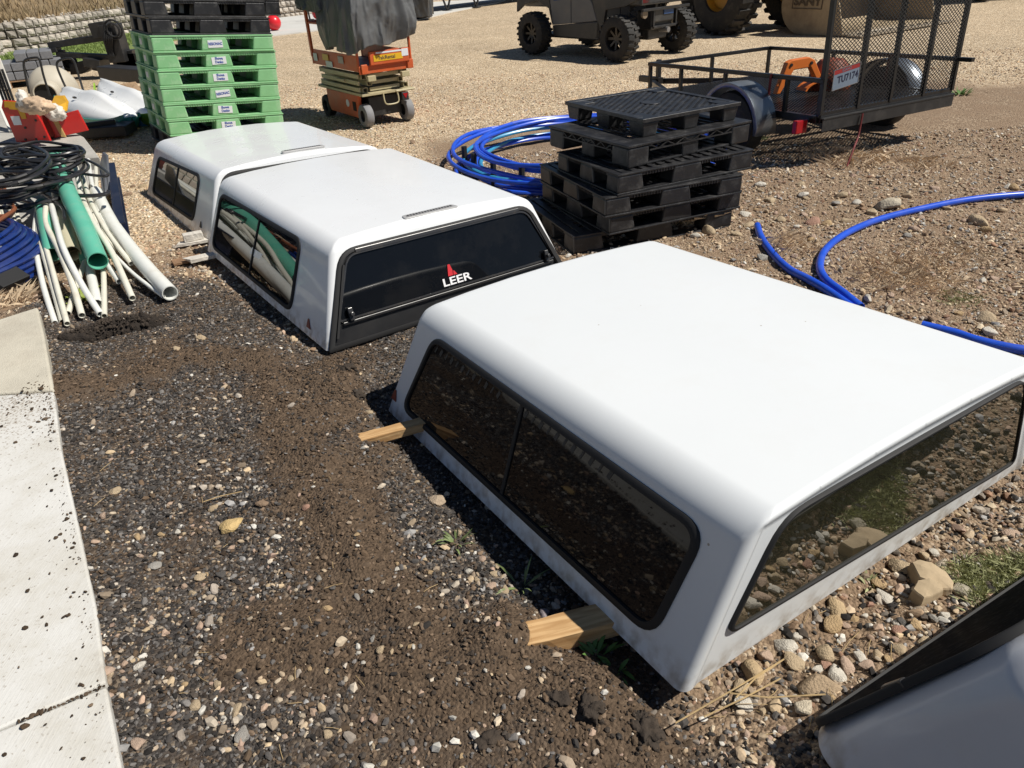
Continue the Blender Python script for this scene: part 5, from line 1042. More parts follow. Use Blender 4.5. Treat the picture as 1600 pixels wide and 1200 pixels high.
for a, b in (((-.34, -.12), (.34, -.12)), ((-.34, .12), (.34, .12)), ((-.34, -.12), (-.34, .12)), ((.34, -.12), (.34, .12))): fr_.bar((*a, 0), (*b, 0), .012, .012)
f_ = fr_.build('lettering_frame', MATS['dark_lettering'], bu); f_.matrix_local = qn

# ================================================================== SCISSOR LIFT
a = at(562, 195); b = at(648, 183)
sl_ = thing('scissor_lift', 'orange and cream scissor lift with a grey tarp tied over its top', 'scissor lift', at(574, 202), R(35)); LW, LL = .76, 1.42; sl_.scale = (.86, .86, .86)
for x in (.06, LW - .06):
    for y in (.10, LL - .08): wheel(sl_, (x, y, .16), (1, 0, 0), .155, .125, tyre=M['greytyre'] if y < .5 else M['tyre'], spokes=0, rim=M['darkm'], rimr=.5)
mb = MB(); mb.box((LW / 2, LL / 2 + .05, .26), (.50, LL - .1, .26)); mb.build('chassis', M['darkm'], sl_, bevel=.01)
for x in (.0, LW - .05): MB().prism([(x, .22, .12), (x, LL - .28, .12), (x, LL - .22, .2), (x, LL - .2, .42), (x, .16, .42), (x, .18, .2)], (.05, 0, 0)).build('battery_door', M['orange'], sl_, bevel=.008)
MB().cyl((-.004, .52, .29), (.01, .52, .29), .05, 14).build('round_decal', M['label'], sl_); MB().box((-.003, .30, .27), (.008, .10, .12)).build('door_handle_shade', M['holeshade'], sl_)  # black patch painted for the shade in the handle recess
mb = MB(); mb.box((LW / 2, LL / 2, .445), (LW + .04, LL + .06, .035)); mb.build('deck_frame', M['cream'], sl_, bevel=.005)
mb = MB(); mb.tube(smooth_path([(.30, -.03, .44), (.30, -.05, .33), (.34, -.055, .29), (.48, -.055, .29), (.52, -.05, .33), (.52, -.03, .44)], 4), .010, 7); mb.tube([(.5, -.035, .44), (LW + .03, -.035, .44)], .016, 7); mb.build('tie_down_loop', M['cream'], sl_, smooth=True)
MB().box((LW - .13, -.03, .36), (.11, .05, .11)).build('lamp_box', M['darkm'], sl_, bevel=.01); MB().prism([(LW - .17, -.06, .40), (LW - .09, -.06, .40), (LW - .13, -.06, .33)], (0, .01, 0)).build('warning_triangle', M['tail'], sl_)
for k in range(3):
    z = .50 + k * .085
    for x0, x1 in ((.03, .10), (LW - .10, LW - .03)):
        st = MB(); ins = .0 if k % 2 == 0 else .075
        xa = x0 + (ins if x0 < .3 else -ins); 
        for dz in (-.03, .03): st.box((xa + .035, LL / 2 + .01, z + dz), (.065, LL - .02, .006))
        for dx in (0, .065): st.box((xa + .0025 + dx, LL / 2 + .01, z), (.006, LL - .02, .066))
        st.build('scissor_arm', M['cream'], sl_)
    MB().box((LW / 2, .06, z), (LW - .30, .02, .045)).build('cross_tube', M['cream'], sl_)
    MB().box((-.015, LL * .45, z + .01), (.02, LL * .86, .055)).build('scissor_link', M['cream'], sl_, bevel=.004)
mb = MB(); mb.bar((-.035, .42, .60), (-.035, .70, .60), .03, .03); mb.build('safety_bar', M['cream'], sl_)
z0 = .745; PLn = LL + .12
for x in (-.03, LW + .01): MB().box((x + .01, PLn / 2 - .06, z0 + .10), (.02, PLn, .20)).build('platform_side', M['orange'], sl_, bevel=.003)
MB().box((LW / 2, -.065, z0 + .02), (LW + .06, .02, .10)).build('platform_front', M['orange'], sl_, bevel=.004)
MB().box((LW / 2 + .05, -.09, z0 + .155), (LW - .16, .05, .17)).build('control_box', M['orange'], sl_, bevel=.008)
for x in (.04, LW - .02): MB().box((x, -.085, z0 + .03), (.09, .03, .12)).build('corner_bracket', M['orange'], sl_, bevel=.008)
for x in (.12, LW - .12):
    MB().box((x, -.09, z0 - .09), (.12, .06, .07)).build('guide_shoe', M['cream'], sl_, bevel=.006)
MB().box((LW / 2 + .02, -.117, z0 + .15), (.44, .004, .075)).build('banner', M['stickery'], sl_); text('banner_lettering', 'FalcRental', .062, M['ink'], sl_, frame_m((LW / 2 - .0, -.1195, z0 + .15), (1, 0, 0), (0, 0, 1)), .0006, .001)
MB().box((LW - .10, -.1165, z0 + .185), (.10, .006, .09)).build('white_notice', M['label'], sl_); MB().box((LW / 2 + .05, -.1168, z0 + .215), (.42, .003, .02)).build('red_white_stripe', M['label'], sl_)
for y, zz, m, w_, h_ in ((1.32, .10, 'label', .13, .10), (.96, .12, 'stickery', .20, .08), (.86, .035, 'label', .22, .08), (.45, .12, 'label', .17, .09)): MB().box((-.0415, y, z0 + zz), (.003, w_, h_)).build('side_notice', mat('faded_notice', (.42, .36, .33), .5) if y < .5 else M[m], sl_)
MB().box((LW / 2, PLn / 2 - .06, z0 + .01), (LW + .02, PLn - .04, .02)).build('platform_floor', M['darkm'], sl_)
mb = MB()
for x in (-.02, LW + .02):
    for y in (-.04, LL + .02): mb.tube([(x, y, z0), (x, y, z0 + 1.1)], .02, 8)
for z in (z0 + .55, z0 + 1.1):
    for x in (-.02, LW + .02): mb.tube([(x, -.04, z), (x, LL + .02, z)], .018, 8)
    for y in (-.04, LL + .02): mb.tube([(-.02, y, z), (LW + .02, y, z)], .018, 8)
mb.bar((-.03, LL + .02, z0 + .1), (-.03, LL + .02, z0 + 1.1), .055, .03); mb.build('guard_rail', M['orange'], sl_, smooth=True)
MB().tube(smooth_path([(.02, .55, z0 + .7), (.0, .56, z0 + .35), (.02, .5, z0 + .2)], 4), .006, 6).build('control_cable', M['rubber'], sl_)
def draped(name, parent, m, x0, x1, y0, y1, zt, zb, seed, sag=.1):
    """cloth thrown over a box: a top that hangs down on four sides in folds"""
    per = []; n = 60
    for i in range(n): per.append((x0 + (x1 - x0) * i / n, y0, 0))
    for i in range(n): per.append((x1, y0 + (y1 - y0) * i / n, 1))
    for i in range(n): per.append((x1 - (x1 - x0) * i / n, y1, 2))
    for i in range(n): per.append((x0, y1 - (y1 - y0) * i / n, 3))
    N = len(per); cx, cy = (x0 + x1) / 2, (y0 + y1) / 2; vs = []; K = 54; r = random.Random(seed)
    for k in range(K + 1):
        t = k / K
        for i, (x, y, s_) in enumerate(per):
            a = 6.283 * i / N; fo = mnoise.noise(V((math.cos(a) * 2.6, math.sin(a) * 2.6, t * 2.2 + seed))); f2 = mnoise.noise(V((math.cos(a) * 8, math.sin(a) * 8, t * 5 + seed)))
            z = zt + (zb(x, y, a) - zt) * t; f3 = 1 - 2 * abs(mnoise.noise(V((math.cos(a) * 4 + t * .8, math.sin(a) * 4, t * 1.4 + seed * 2)))); f4 = 1 - 2 * abs(mnoise.noise(V((math.cos(a) * 9 + t, math.sin(a) * 9 + t * 2, t * 2.5 + seed)))); f5 = 1 - 2 * abs(mnoise.noise(V((math.cos(a) * 20, math.sin(a) * 20 + t * 9, t * 16 + seed)))); out = .05 + .07 * fo * (.3 + t) + .05 * f3 * (.3 + t) + .018 * f4 + .004 * f5 + .03 * math.sin(t * 3.1)
            d = V((x - cx, y - cy)).normalized(); vs.append((x + d.x * out, y + d.y * out, z + .02 * f2))
    fs = [(k * N + i, k * N + (i + 1) % N, (k + 1) * N + (i + 1) % N, (k + 1) * N + i) for k in range(K) for i in range(N)]
    vs.append((cx, cy, zt + .03)); fs += [(i, (i + 1) % N, len(vs) - 1) for i in range(N)]
    o = finish(name, vs, fs, m, parent, smooth=True, solid=.004, angle=80)
    return o
tp = draped('tarp', None, M['tarp'], -.0, LW + .02, -.08, .80, z0 + 1.25, lambda x, y, a: z0 + .25 + .14 * max(0, (x / LW)) + .03 * math.sin(a * 5), 3); tp.matrix_world = Matrix.Translation(at(574, 202)) @ Matrix.Rotation(R(35), 4, 'Z') @ Matrix.Scale(.86, 4)
tag(tp, 'shiny grey tarp draped over the platform of the scissor lift', 'tarp')
tp2 = draped('tarp', None, M['tarp'], -.03, LW - .05, .80, LL + .0, z0 + 1.15, lambda x, y, a: z0 + .72 + .03 * math.sin(a * 4), 8); tp2.matrix_world = tp.matrix_world.copy(); tag(tp2, 'hanging left flap of grey tarp above the lift rail and its dangling cords', 'tarp')

# ================================================================== BACKGROUND
wallp = [V((at(a, b).x, at(a, b).y, 0)) for a, b in [(-60, 100), (0, 84), (63, 76), (213, 50), (330, 38), (440, 27), (530, 17), (640, 5)]]; wallp.append(wallp[-1] + (wallp[-1] - wallp[-2]) * 2)
wallp = [wallp[0] + V((-5, -6, 0))] + wallp
wp_ = smooth_path(wallp, 6)
rw = thing('retaining_wall', 'low retaining wall of rough grey split-face blocks below the dry grass', 'retaining wall', wp_[0])
cum = [0]
for a, b in zip(wp_[:-1], wp_[1:]): cum.append(cum[-1] + (b - a).length)
def along(s):
    for i in range(len(cum) - 1):
        if s <= cum[i + 1]: t = (s - cum[i]) / (cum[i + 1] - cum[i]); return wp_[i].lerp(wp_[i + 1], t), (wp_[i + 1] - wp_[i]).normalized()
    return wp_[-1], (wp_[-1] - wp_[-2]).normalized()
bms = []
blk_m = mat('split_face_block', (.42, .38, .33), .92, var=.35, vscale=4, bump=1, bscale=7, dirt=(.22, .17, .13), dirt_amt=.7, dscale=2)
_t = blk_m.node_tree; _b = _t.nodes['Principled BSDF']; _src = _b.inputs['Base Color'].links[0].from_socket; _oi = nd(_t, 'ShaderNodeObjectInfo'); _mr = nd(_t, 'ShaderNodeMapRange'); _mr.inputs[3].default_value = .62; _mr.inputs[4].default_value = 1.3; _t.links.new(_oi.outputs['Random'], _mr.inputs[0]); _sc = nd(_t, 'ShaderNodeVectorMath', operation='SCALE'); _t.links.new(_src, _sc.inputs[0]); _t.links.new(_mr.outputs[0], _sc.inputs['Scale']); _t.links.new(_sc.outputs[0], _b.inputs['Base Color'])
for k in range(5):
    bm = bmesh.new(); bmesh.ops.create_cube(bm, size=1); bmesh.ops.subdivide_edges(bm, edges=bm.edges, cuts=2, use_grid_fill=True)
    for v in bm.verts:
        o_ = V((k * 9.1, 3, 1)); 
        if v.co.y < -.45: v.co.y -= .34 * (1 - max(abs(v.co.x), abs(v.co.z)) * 1.6) + .10 * mnoise.noise(v.co * 3 + o_)
        v.co += V((mnoise.noise(v.co * 2 + o_), 0, mnoise.noise(v.co * 2 + o_ * 2))) * .05
    me = bpy.data.meshes.new('block'); bm.to_mesh(me); bm.free(); me.materials.append(blk_m); bms.append(me)
BH = .20; cnt = 0; stuff = MB(); zlev = [0, 1, 2, 3]
total = cum[-1]
for c_ in range(4):
    s = .1 * c_ + 0
    while s < total - .6:
        l = random.choice([.20, .24, .24, .30, .36]); p, d = along(s + l / 2); nrm = V((d.y, -d.x, 0))     # towards the yard
        vis = 5.0 < s < total
        off = -nrm * .035 * c_
        z = BH * (c_ + .5) - .08
        mtx = Matrix.Translation(p + off + V((0, 0, z))) @ Matrix((d, -nrm, V((0, 0, 1)))).transposed().to_4x4() @ Matrix.Diagonal((l - .026, .26, BH - .024, 1))
        if s > 5.5 and cnt < 298 and s < 24:
            o = bpy.data.objects.new('block', random.choice(bms)); C.objects.link(o); o.parent = rw; o.matrix_local = Matrix.Translation(-wp_[0]) @ mtx; cnt += 1
        else: stuff.add([mtx @ V(q) - wp_[0] for q in [(a, b, e) for a in (-.5, .5) for b in (-.5, .5) for e in (-.5, .5)]], [(0, 1, 3, 2), (4, 6, 7, 5), (0, 4, 5, 1), (2, 3, 7, 6), (0, 2, 6, 4), (1, 5, 7, 3)])
        s += l
if stuff.v: tag(stuff.build('wall_blocks', blk_m, rw, bevel=.02), kind='stuff')
# dry grass bank behind the wall
bank = MB(); WT = BH * 4 - .10; rows = []
for j, (dist, h) in enumerate([(.12, WT), (.5, WT), (2, WT + .12), (6, WT + .5), (14, WT + 1.2), (30, WT + 2.6), (70, WT + 5), (140, WT + 8)]):
    row = []
    for i, p in enumerate(wp_):
        d = (wp_[min(i + 1, len(wp_) - 1)] - wp_[max(i - 1, 0)]).normalized(); nn = V((-d.y, d.x, 0)); row.append(p + nn * dist + V((-dist * .15, dist * .25, h)))
    rows.append(row)
bank.add([v for r_ in rows for v in r_], [(j * len(wp_) + i, j * len(wp_) + i + 1, (j + 1) * len(wp_) + i + 1, (j + 1) * len(wp_) + i) for j in range(len(rows) - 1) for i in range(len(wp_) - 1)])
tag(bank.build('hillside', mat('dry_grass_ground', (.22, .16, .09), .95, var=.35, vscale=1.2, bump=1, bscale=9, dirt=(.16, .15, .06), dirt_amt=.5, dscale=.6), smooth=True, angle=180), kind='structure')
def tuft_field(name, label, cat, n, where, h, cols, w_=.01, lean=.35, parent=None, kind='stuff', curl=0):
    vs = np.zeros((n * 4 * 1, 3)); fs = []; k = 0
    for _ in range(n):
        p = where()
        if p is None: continue
        hh = h * random.uniform(.5, 1.3); a = random.uniform(0, 6.28); dx, dy = math.cos(a), math.sin(a); b = random.uniform(0, 6.28); lx, ly = math.cos(b) * lean * hh * random.random() * 2, math.sin(b) * lean * hh * random.random() * 2
        vs[k] = (p[0] - dx * w_, p[1] - dy * w_, p[2]); vs[k + 1] = (p[0] + dx * w_, p[1] + dy * w_, p[2]); vs[k + 2] = (p[0] + lx * .4 + dx * w_ * .7, p[1] + ly * .4 + dy * w_ * .7, p[2] + hh * .6); vs[k + 3] = (p[0] + lx, p[1] + ly, p[2] + hh * (1 - .5 * lean * curl))
        fs.append((k, k + 1, k + 2, k + 3)); k += 4
    me = bpy.data.meshes.new(name); me.from_pydata(vs[:k].tolist(), [], fs); me.materials.append(cols); o = bpy.data.objects.new(name, me); C.objects.link(o)
    if parent: o.parent = parent
    if kind: tag(o, label, cat, kind=kind)
    else: tag(o, label, cat)
    return o
def on_bank():
    i = random.randrange(len(wp_) - 1); t = random.random(); dist = .15 + 22 * random.random() ** 1.6
    d = (wp_[i + 1] - wp_[i]).normalized(); nn = V((-d.y, d.x, 0)); p = wp_[i].lerp(wp_[i + 1], t); q = p + nn * dist + V((-dist * .15, dist * .25, 0))
    hs = [(.12, WT), (.5, WT), (2, WT + .12), (6, WT + .5), (14, WT + 1.2), (30, WT + 2.6)]; z = WT
    for (a, za), (b, zb) in zip(hs[:-1], hs[1:]):
        if a <= dist <= b: z = za + (zb - za) * (dist - a) / (b - a)
    return (q.x, q.y, z - .02)
strawg = mat('bleached_grass_blades', (.66, .52, .36), .8, var=.35, vscale=6)
strawm = mat('dry_grass_blades', (.33, .24, .135), .8, var=.45, vscale=.8, dirt=(.15, .15, .07), dirt_amt=.8, dscale=.5)
tuft_field('dry_grass', 'tall dry grass on the bank above the retaining wall', 'grass', 26000, on_bank, .22, strawm, .016)
# cap stones strewn along the wall top
mb = MB()
for k in range(260):
    p, d = along(random.uniform(5, total)); nn = V((-d.y, d.x, 0)); s = random.uniform(.03, .08); q = p + nn * random.uniform(.12, .4) + V((0, 0, WT + .02)); mb.box(q, (s * 1.4, s, s * .8), rot=(random.random(), random.random(), random.random() * 3))
tag(mb.build('cobbles', mat('pale_cobbles', (.45, .40, .33), .9, var=.3), None), 'pale cobbles strewn along the top of the retaining wall', 'cobbles', kind='stuff')
# lawn strip and concrete pad
def sheet(name, pts, z, m, th=.012):
    P = [at(a, b, z) for a, b in pts]; mb = MB().prism([V((p.x, p.y, z - .15)) for p in P], (0, 0, .15)); return tag(mb.build(name, m), kind='structure')
sheet('lawn', [(-60, 100), (0, 82), (63, 75), (213, 49), (330, 38), (330, 52), (250, 66), (160, 88), (100, 108), (60, 122), (0, 132), (-120, 160)], .03, mat('mown_lawn', (.15, .20, .055), .9, var=.3, vscale=1.5, bump=1, bscale=40, dirt=(.24, .24, .09), dirt_amt=.6, dscale=.8))
LA = [at(a, b).xy for a, b in [(0, 88), (63, 80), (213, 55), (250, 60), (150, 88), (90, 108), (0, 125)]]
def on_lawn():
    for _ in range(20):
        x, y = random.uniform(-13, -7), random.uniform(15, 27)
        if sdf_poly(np.array([x]), np.array([y]), [tuple(q) for q in LA])[0] < 0: return (x, y, .03)
tuft_field('lawn_grass', 'short mown grass in the strip under the retaining wall', 'grass', 9000, on_lawn, .06, mat('lawn_blades', (.20, .27, .07), .7, var=.4, vscale=1.5), .012)
sheet('concrete_apron', [(380, 60), (470, 50), (500, 46), (560, 41), (640, 34), (668, 27), (700, 19), (780, 3), (800, -4), (640, 5), (530, 17), (440, 27), (385, 35)], .035, mat('apron_concrete', (.58, .57, .54), .85, var=.08, vscale=.8, dirt=(.4, .37, .32), dirt_amt=.4, dscale=.5))
# dark trees at the top left
for i, (x, Y, s) in enumerate([(-30, 52, 3.2), (-26, 50, 2.6), (-35, 50, 3.6), (-22, 58, 2.4), (-42, 48, 3.8)]):
    t = thing('pine_tree', ['dark dense conifer at the extreme upper left corner', 'second dark conifer from the left corner', 'taller dark conifer just beyond the picture corner', 'farthest dark conifer above the dry bank', 'dark conifer outside the left edge'][i], 'tree', (x, Y, 3.0)); MB().cyl((0, 0, -1.5), (0, 0, s * 1.5), .14, 8, .03).build('trunk', M['bark'], t)
    vs = []; fs = []
    for k in range(1500):
        hh = random.random() ** 1.3; a = random.uniform(0, 6.28); rr = (1 - hh) * s * .55 * math.sqrt(random.uniform(.15, 1)); p = V((rr * math.cos(a), rr * math.sin(a), -1.0 + hh * (s * 1.9 + 1))); sz = random.uniform(.10, .22); d = V((math.cos(a), math.sin(a), random.uniform(-.7, .3))); e = V((random.gauss(0, 1), random.gauss(0, 1), random.gauss(0, 1))).normalized()
        n0 = len(vs); vs += [p - e * sz * .4, p + e * sz * .4, p + d * sz * 1.4]; fs.append((n0, n0 + 1, n0 + 2))
    finish('crown', vs, fs, M['leafdark'], t)

# red balls and posts on the apron
def ball(px, py, z, r, label):
    p = at(px, py, z); bm = bmesh.new(); bmesh.ops.create_uvsphere(bm, u_segments=20, v_segments=12, radius=r); me = bpy.data.meshes.new('bollard_ball'); bm.to_mesh(me); bm.free(); me.materials.append(M['ball']); me.shade_smooth()
    o = bpy.data.objects.new('ball', me); C.objects.link(o); o.location = (p.x, p.y, r + .03); return tag(o, label, 'ball', 'red balls on the apron')
ball(430, 48, .03, .21, 'shiny red ball peeking out behind the green pallet stack'); ball(499, 31, .03, .21, 'pinkish red ball behind the ladder of the scissor lift')
p = at(485, 33, .03); t = thing('post', 'thin black post on a small foot beside the far red ball', 'post', p); MB().cyl((0, 0, 0), (-.05, 0, .62), .03, 8).build('shaft', M['darkm'], t); MB().box((0, 0, .03), (.24, .2, .06)).build('foot', M['darkm'], t, bevel=.01)
# covered machine and trailer far behind
p = at(650, 33, 0); g0 = draped('covered_machine', None, mat('dark_grey_cover', (.05, .052, .055), .4, var=.2, vscale=3), -.7, .9, 0, 1.2, 1.5, lambda x, y, a: .10, 21); g0.location = (p.x - .55, p.y, 0); tag(g0, 'machine wrapped in a dark grey cover behind the lift', 'covered machine')
a, b = at(672, 22), at(860, -2); ft = thing('flatbed_trailer', 'long black flatbed trailer far off at the top edge', 'trailer', a, math.atan2(b.y - a.y, b.x - a.x)); l = (b - a).length
MB().box((l * .55, .9, .62), (l * 1.1, 1.9, .16)).build('bed', M['darkm'], ft, bevel=.02)
for x in (.9, 2.4):
    mb = MB(); mb.bar((x - .25, .05, .56), (x, .05, .04), .05); mb.bar((x + .25, .05, .56), (x, .05, .04), .05); mb.box((x, .05, .03), (.3, .2, .04)); mb.build('landing_leg', M['darkm'], ft)
for x in (l * .83,): wheel(ft, (x, .1, .36), (0, 1, 0), .35, .25, spokes=0)
MB().box((l * .93, .0, .45), (.16, .10, .12)).build('yellow_light', M['yellow'], ft, bevel=.01)
# machine added off the top right for the shade seen there, truck form invented
p = at(1545, 6); dm = thing('added_machine', 'dark bulk of an added truck-shaped machine at the upper right corner', 'truck', (p.x + .2, p.y + .5, 0), R(20))
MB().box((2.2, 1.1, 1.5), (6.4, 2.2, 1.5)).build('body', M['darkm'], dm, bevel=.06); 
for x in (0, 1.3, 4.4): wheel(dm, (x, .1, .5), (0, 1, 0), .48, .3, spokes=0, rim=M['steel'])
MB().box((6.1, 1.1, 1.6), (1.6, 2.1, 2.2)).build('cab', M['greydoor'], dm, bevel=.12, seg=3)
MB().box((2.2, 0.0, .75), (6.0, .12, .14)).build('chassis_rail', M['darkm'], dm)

# ---- clutter on the left
# black boom attachment
T_ = lambda px, py, Y=15.2: atY(px, py, Y)
ba = thing('crane_attachment', 'black hydraulic boom attachment with a tall mast on a wheeled frame', 'machine attachment', (T_(130, 110).x, 15.2, 0)); o0 = V((T_(130, 110).x, 15.2, 0)); W0 = lambda px, py, Y=15.2: T_(px, py, Y) - o0
def pbar(name, a, b, wd, h, m=None, bev=.01): return MB().bar(W0(*a), W0(*b), wd, h).build(name, m or M['darkm'], ba, bevel=bev)
pbar('boom', (78, 71), (166, 58), .16, .11); pbar('boom_tip', (63, 82), (92, 77), .2, .08); pbar('lower_beam', (90, 85), (196, 90), .14, .09); pbar('mast', (172, 38), (190, 96), .34, .30); pbar('mast_head', (147, 48), (172, 44), .3, .26)
pbar('counterweight', (150, 90), (152, 104), .45, .3); pbar('frame_leg', (148, 86), (150, 110), .1, .1); pbar('frame_leg', (158, 86), (160, 110), .1, .1); pbar('strut', (132, 104), (150, 90), .1, .06); pbar('strut', (96, 78), (100, 92), .1, .1)
MB().prism([W0(108, 100), W0(122, 97), W0(140, 92), (W0(140, 108)), W0(126, 116), W0(110, 117)], (0, .35, 0)).build('side_plate', M['darkm'], ba, bevel=.01)
wheel(ba, W0(103, 98) + V((0, .1, 0)), (.25, 1, 0), .17, .12, spokes=0)
for k in range(4): pbar('mast_rib', (184 + k * 6, 84), (192 + k * 5.5, 106), .03, .3, M['darkm'], 0)
MB().prism([W0(180, 82), W0(206, 78), W0(208, 108), W0(190, 108)], (0, .3, 0)).build('ribbed_box', M['blackpl'], ba, bevel=.01)
for k in range(5): MB().tube(smooth_path([W0(165 + 2 * k, 44, 15.0), W0(163 + 3 * k, 60, 14.95), W0(167 + 2 * k, 75, 15.0), W0(170 + k * 2, 88, 15.0)], 4), .014, 6).build('hydraulic_hose', M['rubber'], ba)
for c0, r_ in ((W0(177, 46, 14.98), .16), (W0(177, 47, 14.96), .11)): MB().tube([c0 + V((math.cos(t) * r_, 0, math.sin(t) * r_)) for t in [k * .4 for k in range(17)]], .018, 6, cap=False).build('hose_loop', M['rubber'], ba)
# pallet of paver blocks
p = at(60, 130); pb = thing('block_pallet', 'stacked grey concrete blocks on a wooden pallet by the lawn', 'pallet of blocks', (p.x, p.y, 0), R(28))
for k in range(4): MB().box((0, -.36 + k * .24, .11), (1.1, .09, .02)).build('slat', M['woodbrown'], pb)
for x in (-.45, 0, .45): MB().box((x, 0, .05), (.08, .85, .10)).build('bearer', M['woodbrown'], pb)
bm_ = [MB().box((0, 0, 0), (.195, .26, .14)).build('paver_block', M['darkblock'], pb, bevel=.014)]; first = True
for lz in range(3):
    for i in range(5 - (lz == 2) * 2):
        for j in range(3):
            if first: o = bm_[0]; first = False
            else: o = bm_[0].copy(); C.objects.link(o)
            o.location = (-.42 + i * .207 + (lz == 2) * .3, -.28 + j * .275 + random.uniform(-.008, .008), .195 + lz * .15); o.rotation_euler = (0, 0, random.uniform(-.03, .03))
# dog igloo
p = at(92, 158); ig = thing('dog_igloo', 'beige plastic dog igloo with its dark doorway facing forward', 'dog house', (p.x - .15, p.y + .25, 0), R(12)); ig.scale = (.74, .74, .66)
bm = bmesh.new(); bmesh.ops.create_uvsphere(bm, u_segments=32, v_segments=16, radius=.5)
for v in bm.verts: r_ = 1 + .02 * math.cos(8 * math.atan2(v.co.y, v.co.x)); v.co = V((v.co.x * r_, v.co.y * r_, max(v.co.z, -.18) * 1.15 + .2))
me = bpy.data.meshes.new('dome'); bm.to_mesh(me); bm.free(); me.materials.append(M['beige']); me.shade_smooth(); o = bpy.data.objects.new('dome', me); C.objects.link(o); o.parent = ig
arc = [(.24 * math.cos(R(a)), .22 + .24 * math.sin(R(a))) for a in range(0, 181, 12)]; arc = [(.24, 0)] + arc + [(-.24, 0)]
n = len(arc); vs = [(x * 1.15, -.30, z * 1.12) for x, z in arc] + [(x, -.66, z) for x, z in arc]; finish('entrance_tunnel', vs, [(i, i + 1, n + i + 1, n + i) for i in range(n - 1)], M['beige'], ig, smooth=True, solid=.03)
MB().prism([(x * .98, -.62, z * .98) for x, z in arc], (0, .02, 0)).build('doorway', M['holeshade'], ig)  # black sheet standing for the shade inside the igloo
# hoop stands
for i, pp in enumerate([[(46, 146), (40, 118), (37, 100), (41, 93), (56, 90), (62, 94), (68, 118), (78, 150)], [(110, 152), (96, 122), (89, 103), (92, 95), (106, 91), (115, 95), (122, 115), (132, 148)]]):
    Y = 11.5; P = [atY(a, b, Y) for a, b in pp]; tag(MB().tube(smooth_path(P, 5), .016, 8).build('hoop_stand', M['darkm'], smooth=True), ['left black tubular hoop in front of the dog igloo', 'right black tubular hoop in front of the dog igloo'][i], 'tube frame', 'black tubular hoops')
# air conditioner casing
p = at(27, 140); ac = thing('air_conditioner', 'off-white air conditioner housing with a grille at the left edge', 'air conditioner', (p.x - 1.0 * .8 * .82, p.y - 1.0 * .8 * .56, 0), R(34)); ac.scale = (.8, .8, .66)
MB().box((.4, .2, .42), (1.0, .42, .78)).build('casing', M['acwhite'], ac, bevel=.02); 
for k in range(9): MB().box((.38, -.018, .12 + k * .075), (.82, .012, .045)).build('grille_slot_shade', M['holeshade'], ac)  # black strips painted for the shade between the grille bars
for k in range(5): MB().box((.05 + k * .17, -.028, .42), (.012, .012, .66)).build('grille_bar', M['acwhite'], ac)
# steel beam and firewood beside the green stack
a, b = at(172, 133), at(222, 138); sb = MB().bar(V((a.x, a.y, .22)), V((b.x, b.y, .22)) + (b - a) * .3, .30, .22).build('steel_trough', M['darkm'], bevel=.01); tag(sb, 'dark steel trough between the kayaks and the boom attachment', 'steel trough')
for k, (x, y, L_, a_) in enumerate([(165, 150, .42, .4), (178, 150, .38, 1.3), (190, 146, .40, .1), (203, 150, .36, .8), (212, 144, .42, 1.9), (150, 154, .55, -.3), (198, 138, .35, .5), (182, 140, .38, 2.4)]):
    p = at(x, y, .07); d = V((math.cos(a_), math.sin(a_), .12)); tag(MB().tube([p - d * L_ / 2, p, p + d * L_ / 2], [.075, .085, .07], 7).build('firewood', M['log'], bevel=.008), ['leftmost', 'second', 'third', 'fourth', 'rightmost', 'longest', 'shortest', 'roundest'][k] + ' split log in the scatter behind the kayaks', 'firewood', 'scattered firewood behind the kayaks')
for k in range(3):
    a, b = at(120 + k * 6, 150 - k * 2, .03), at(160, 158 - k * 4, .03); tag(MB().bar(a, b, .12, .03).build('plank', M['woodbrown'], bevel=.004), ['nearest', 'middle', 'farthest'][k] + ' of the three weathered planks behind the left kayak', 'plank', 'weathered planks behind the kayaks')
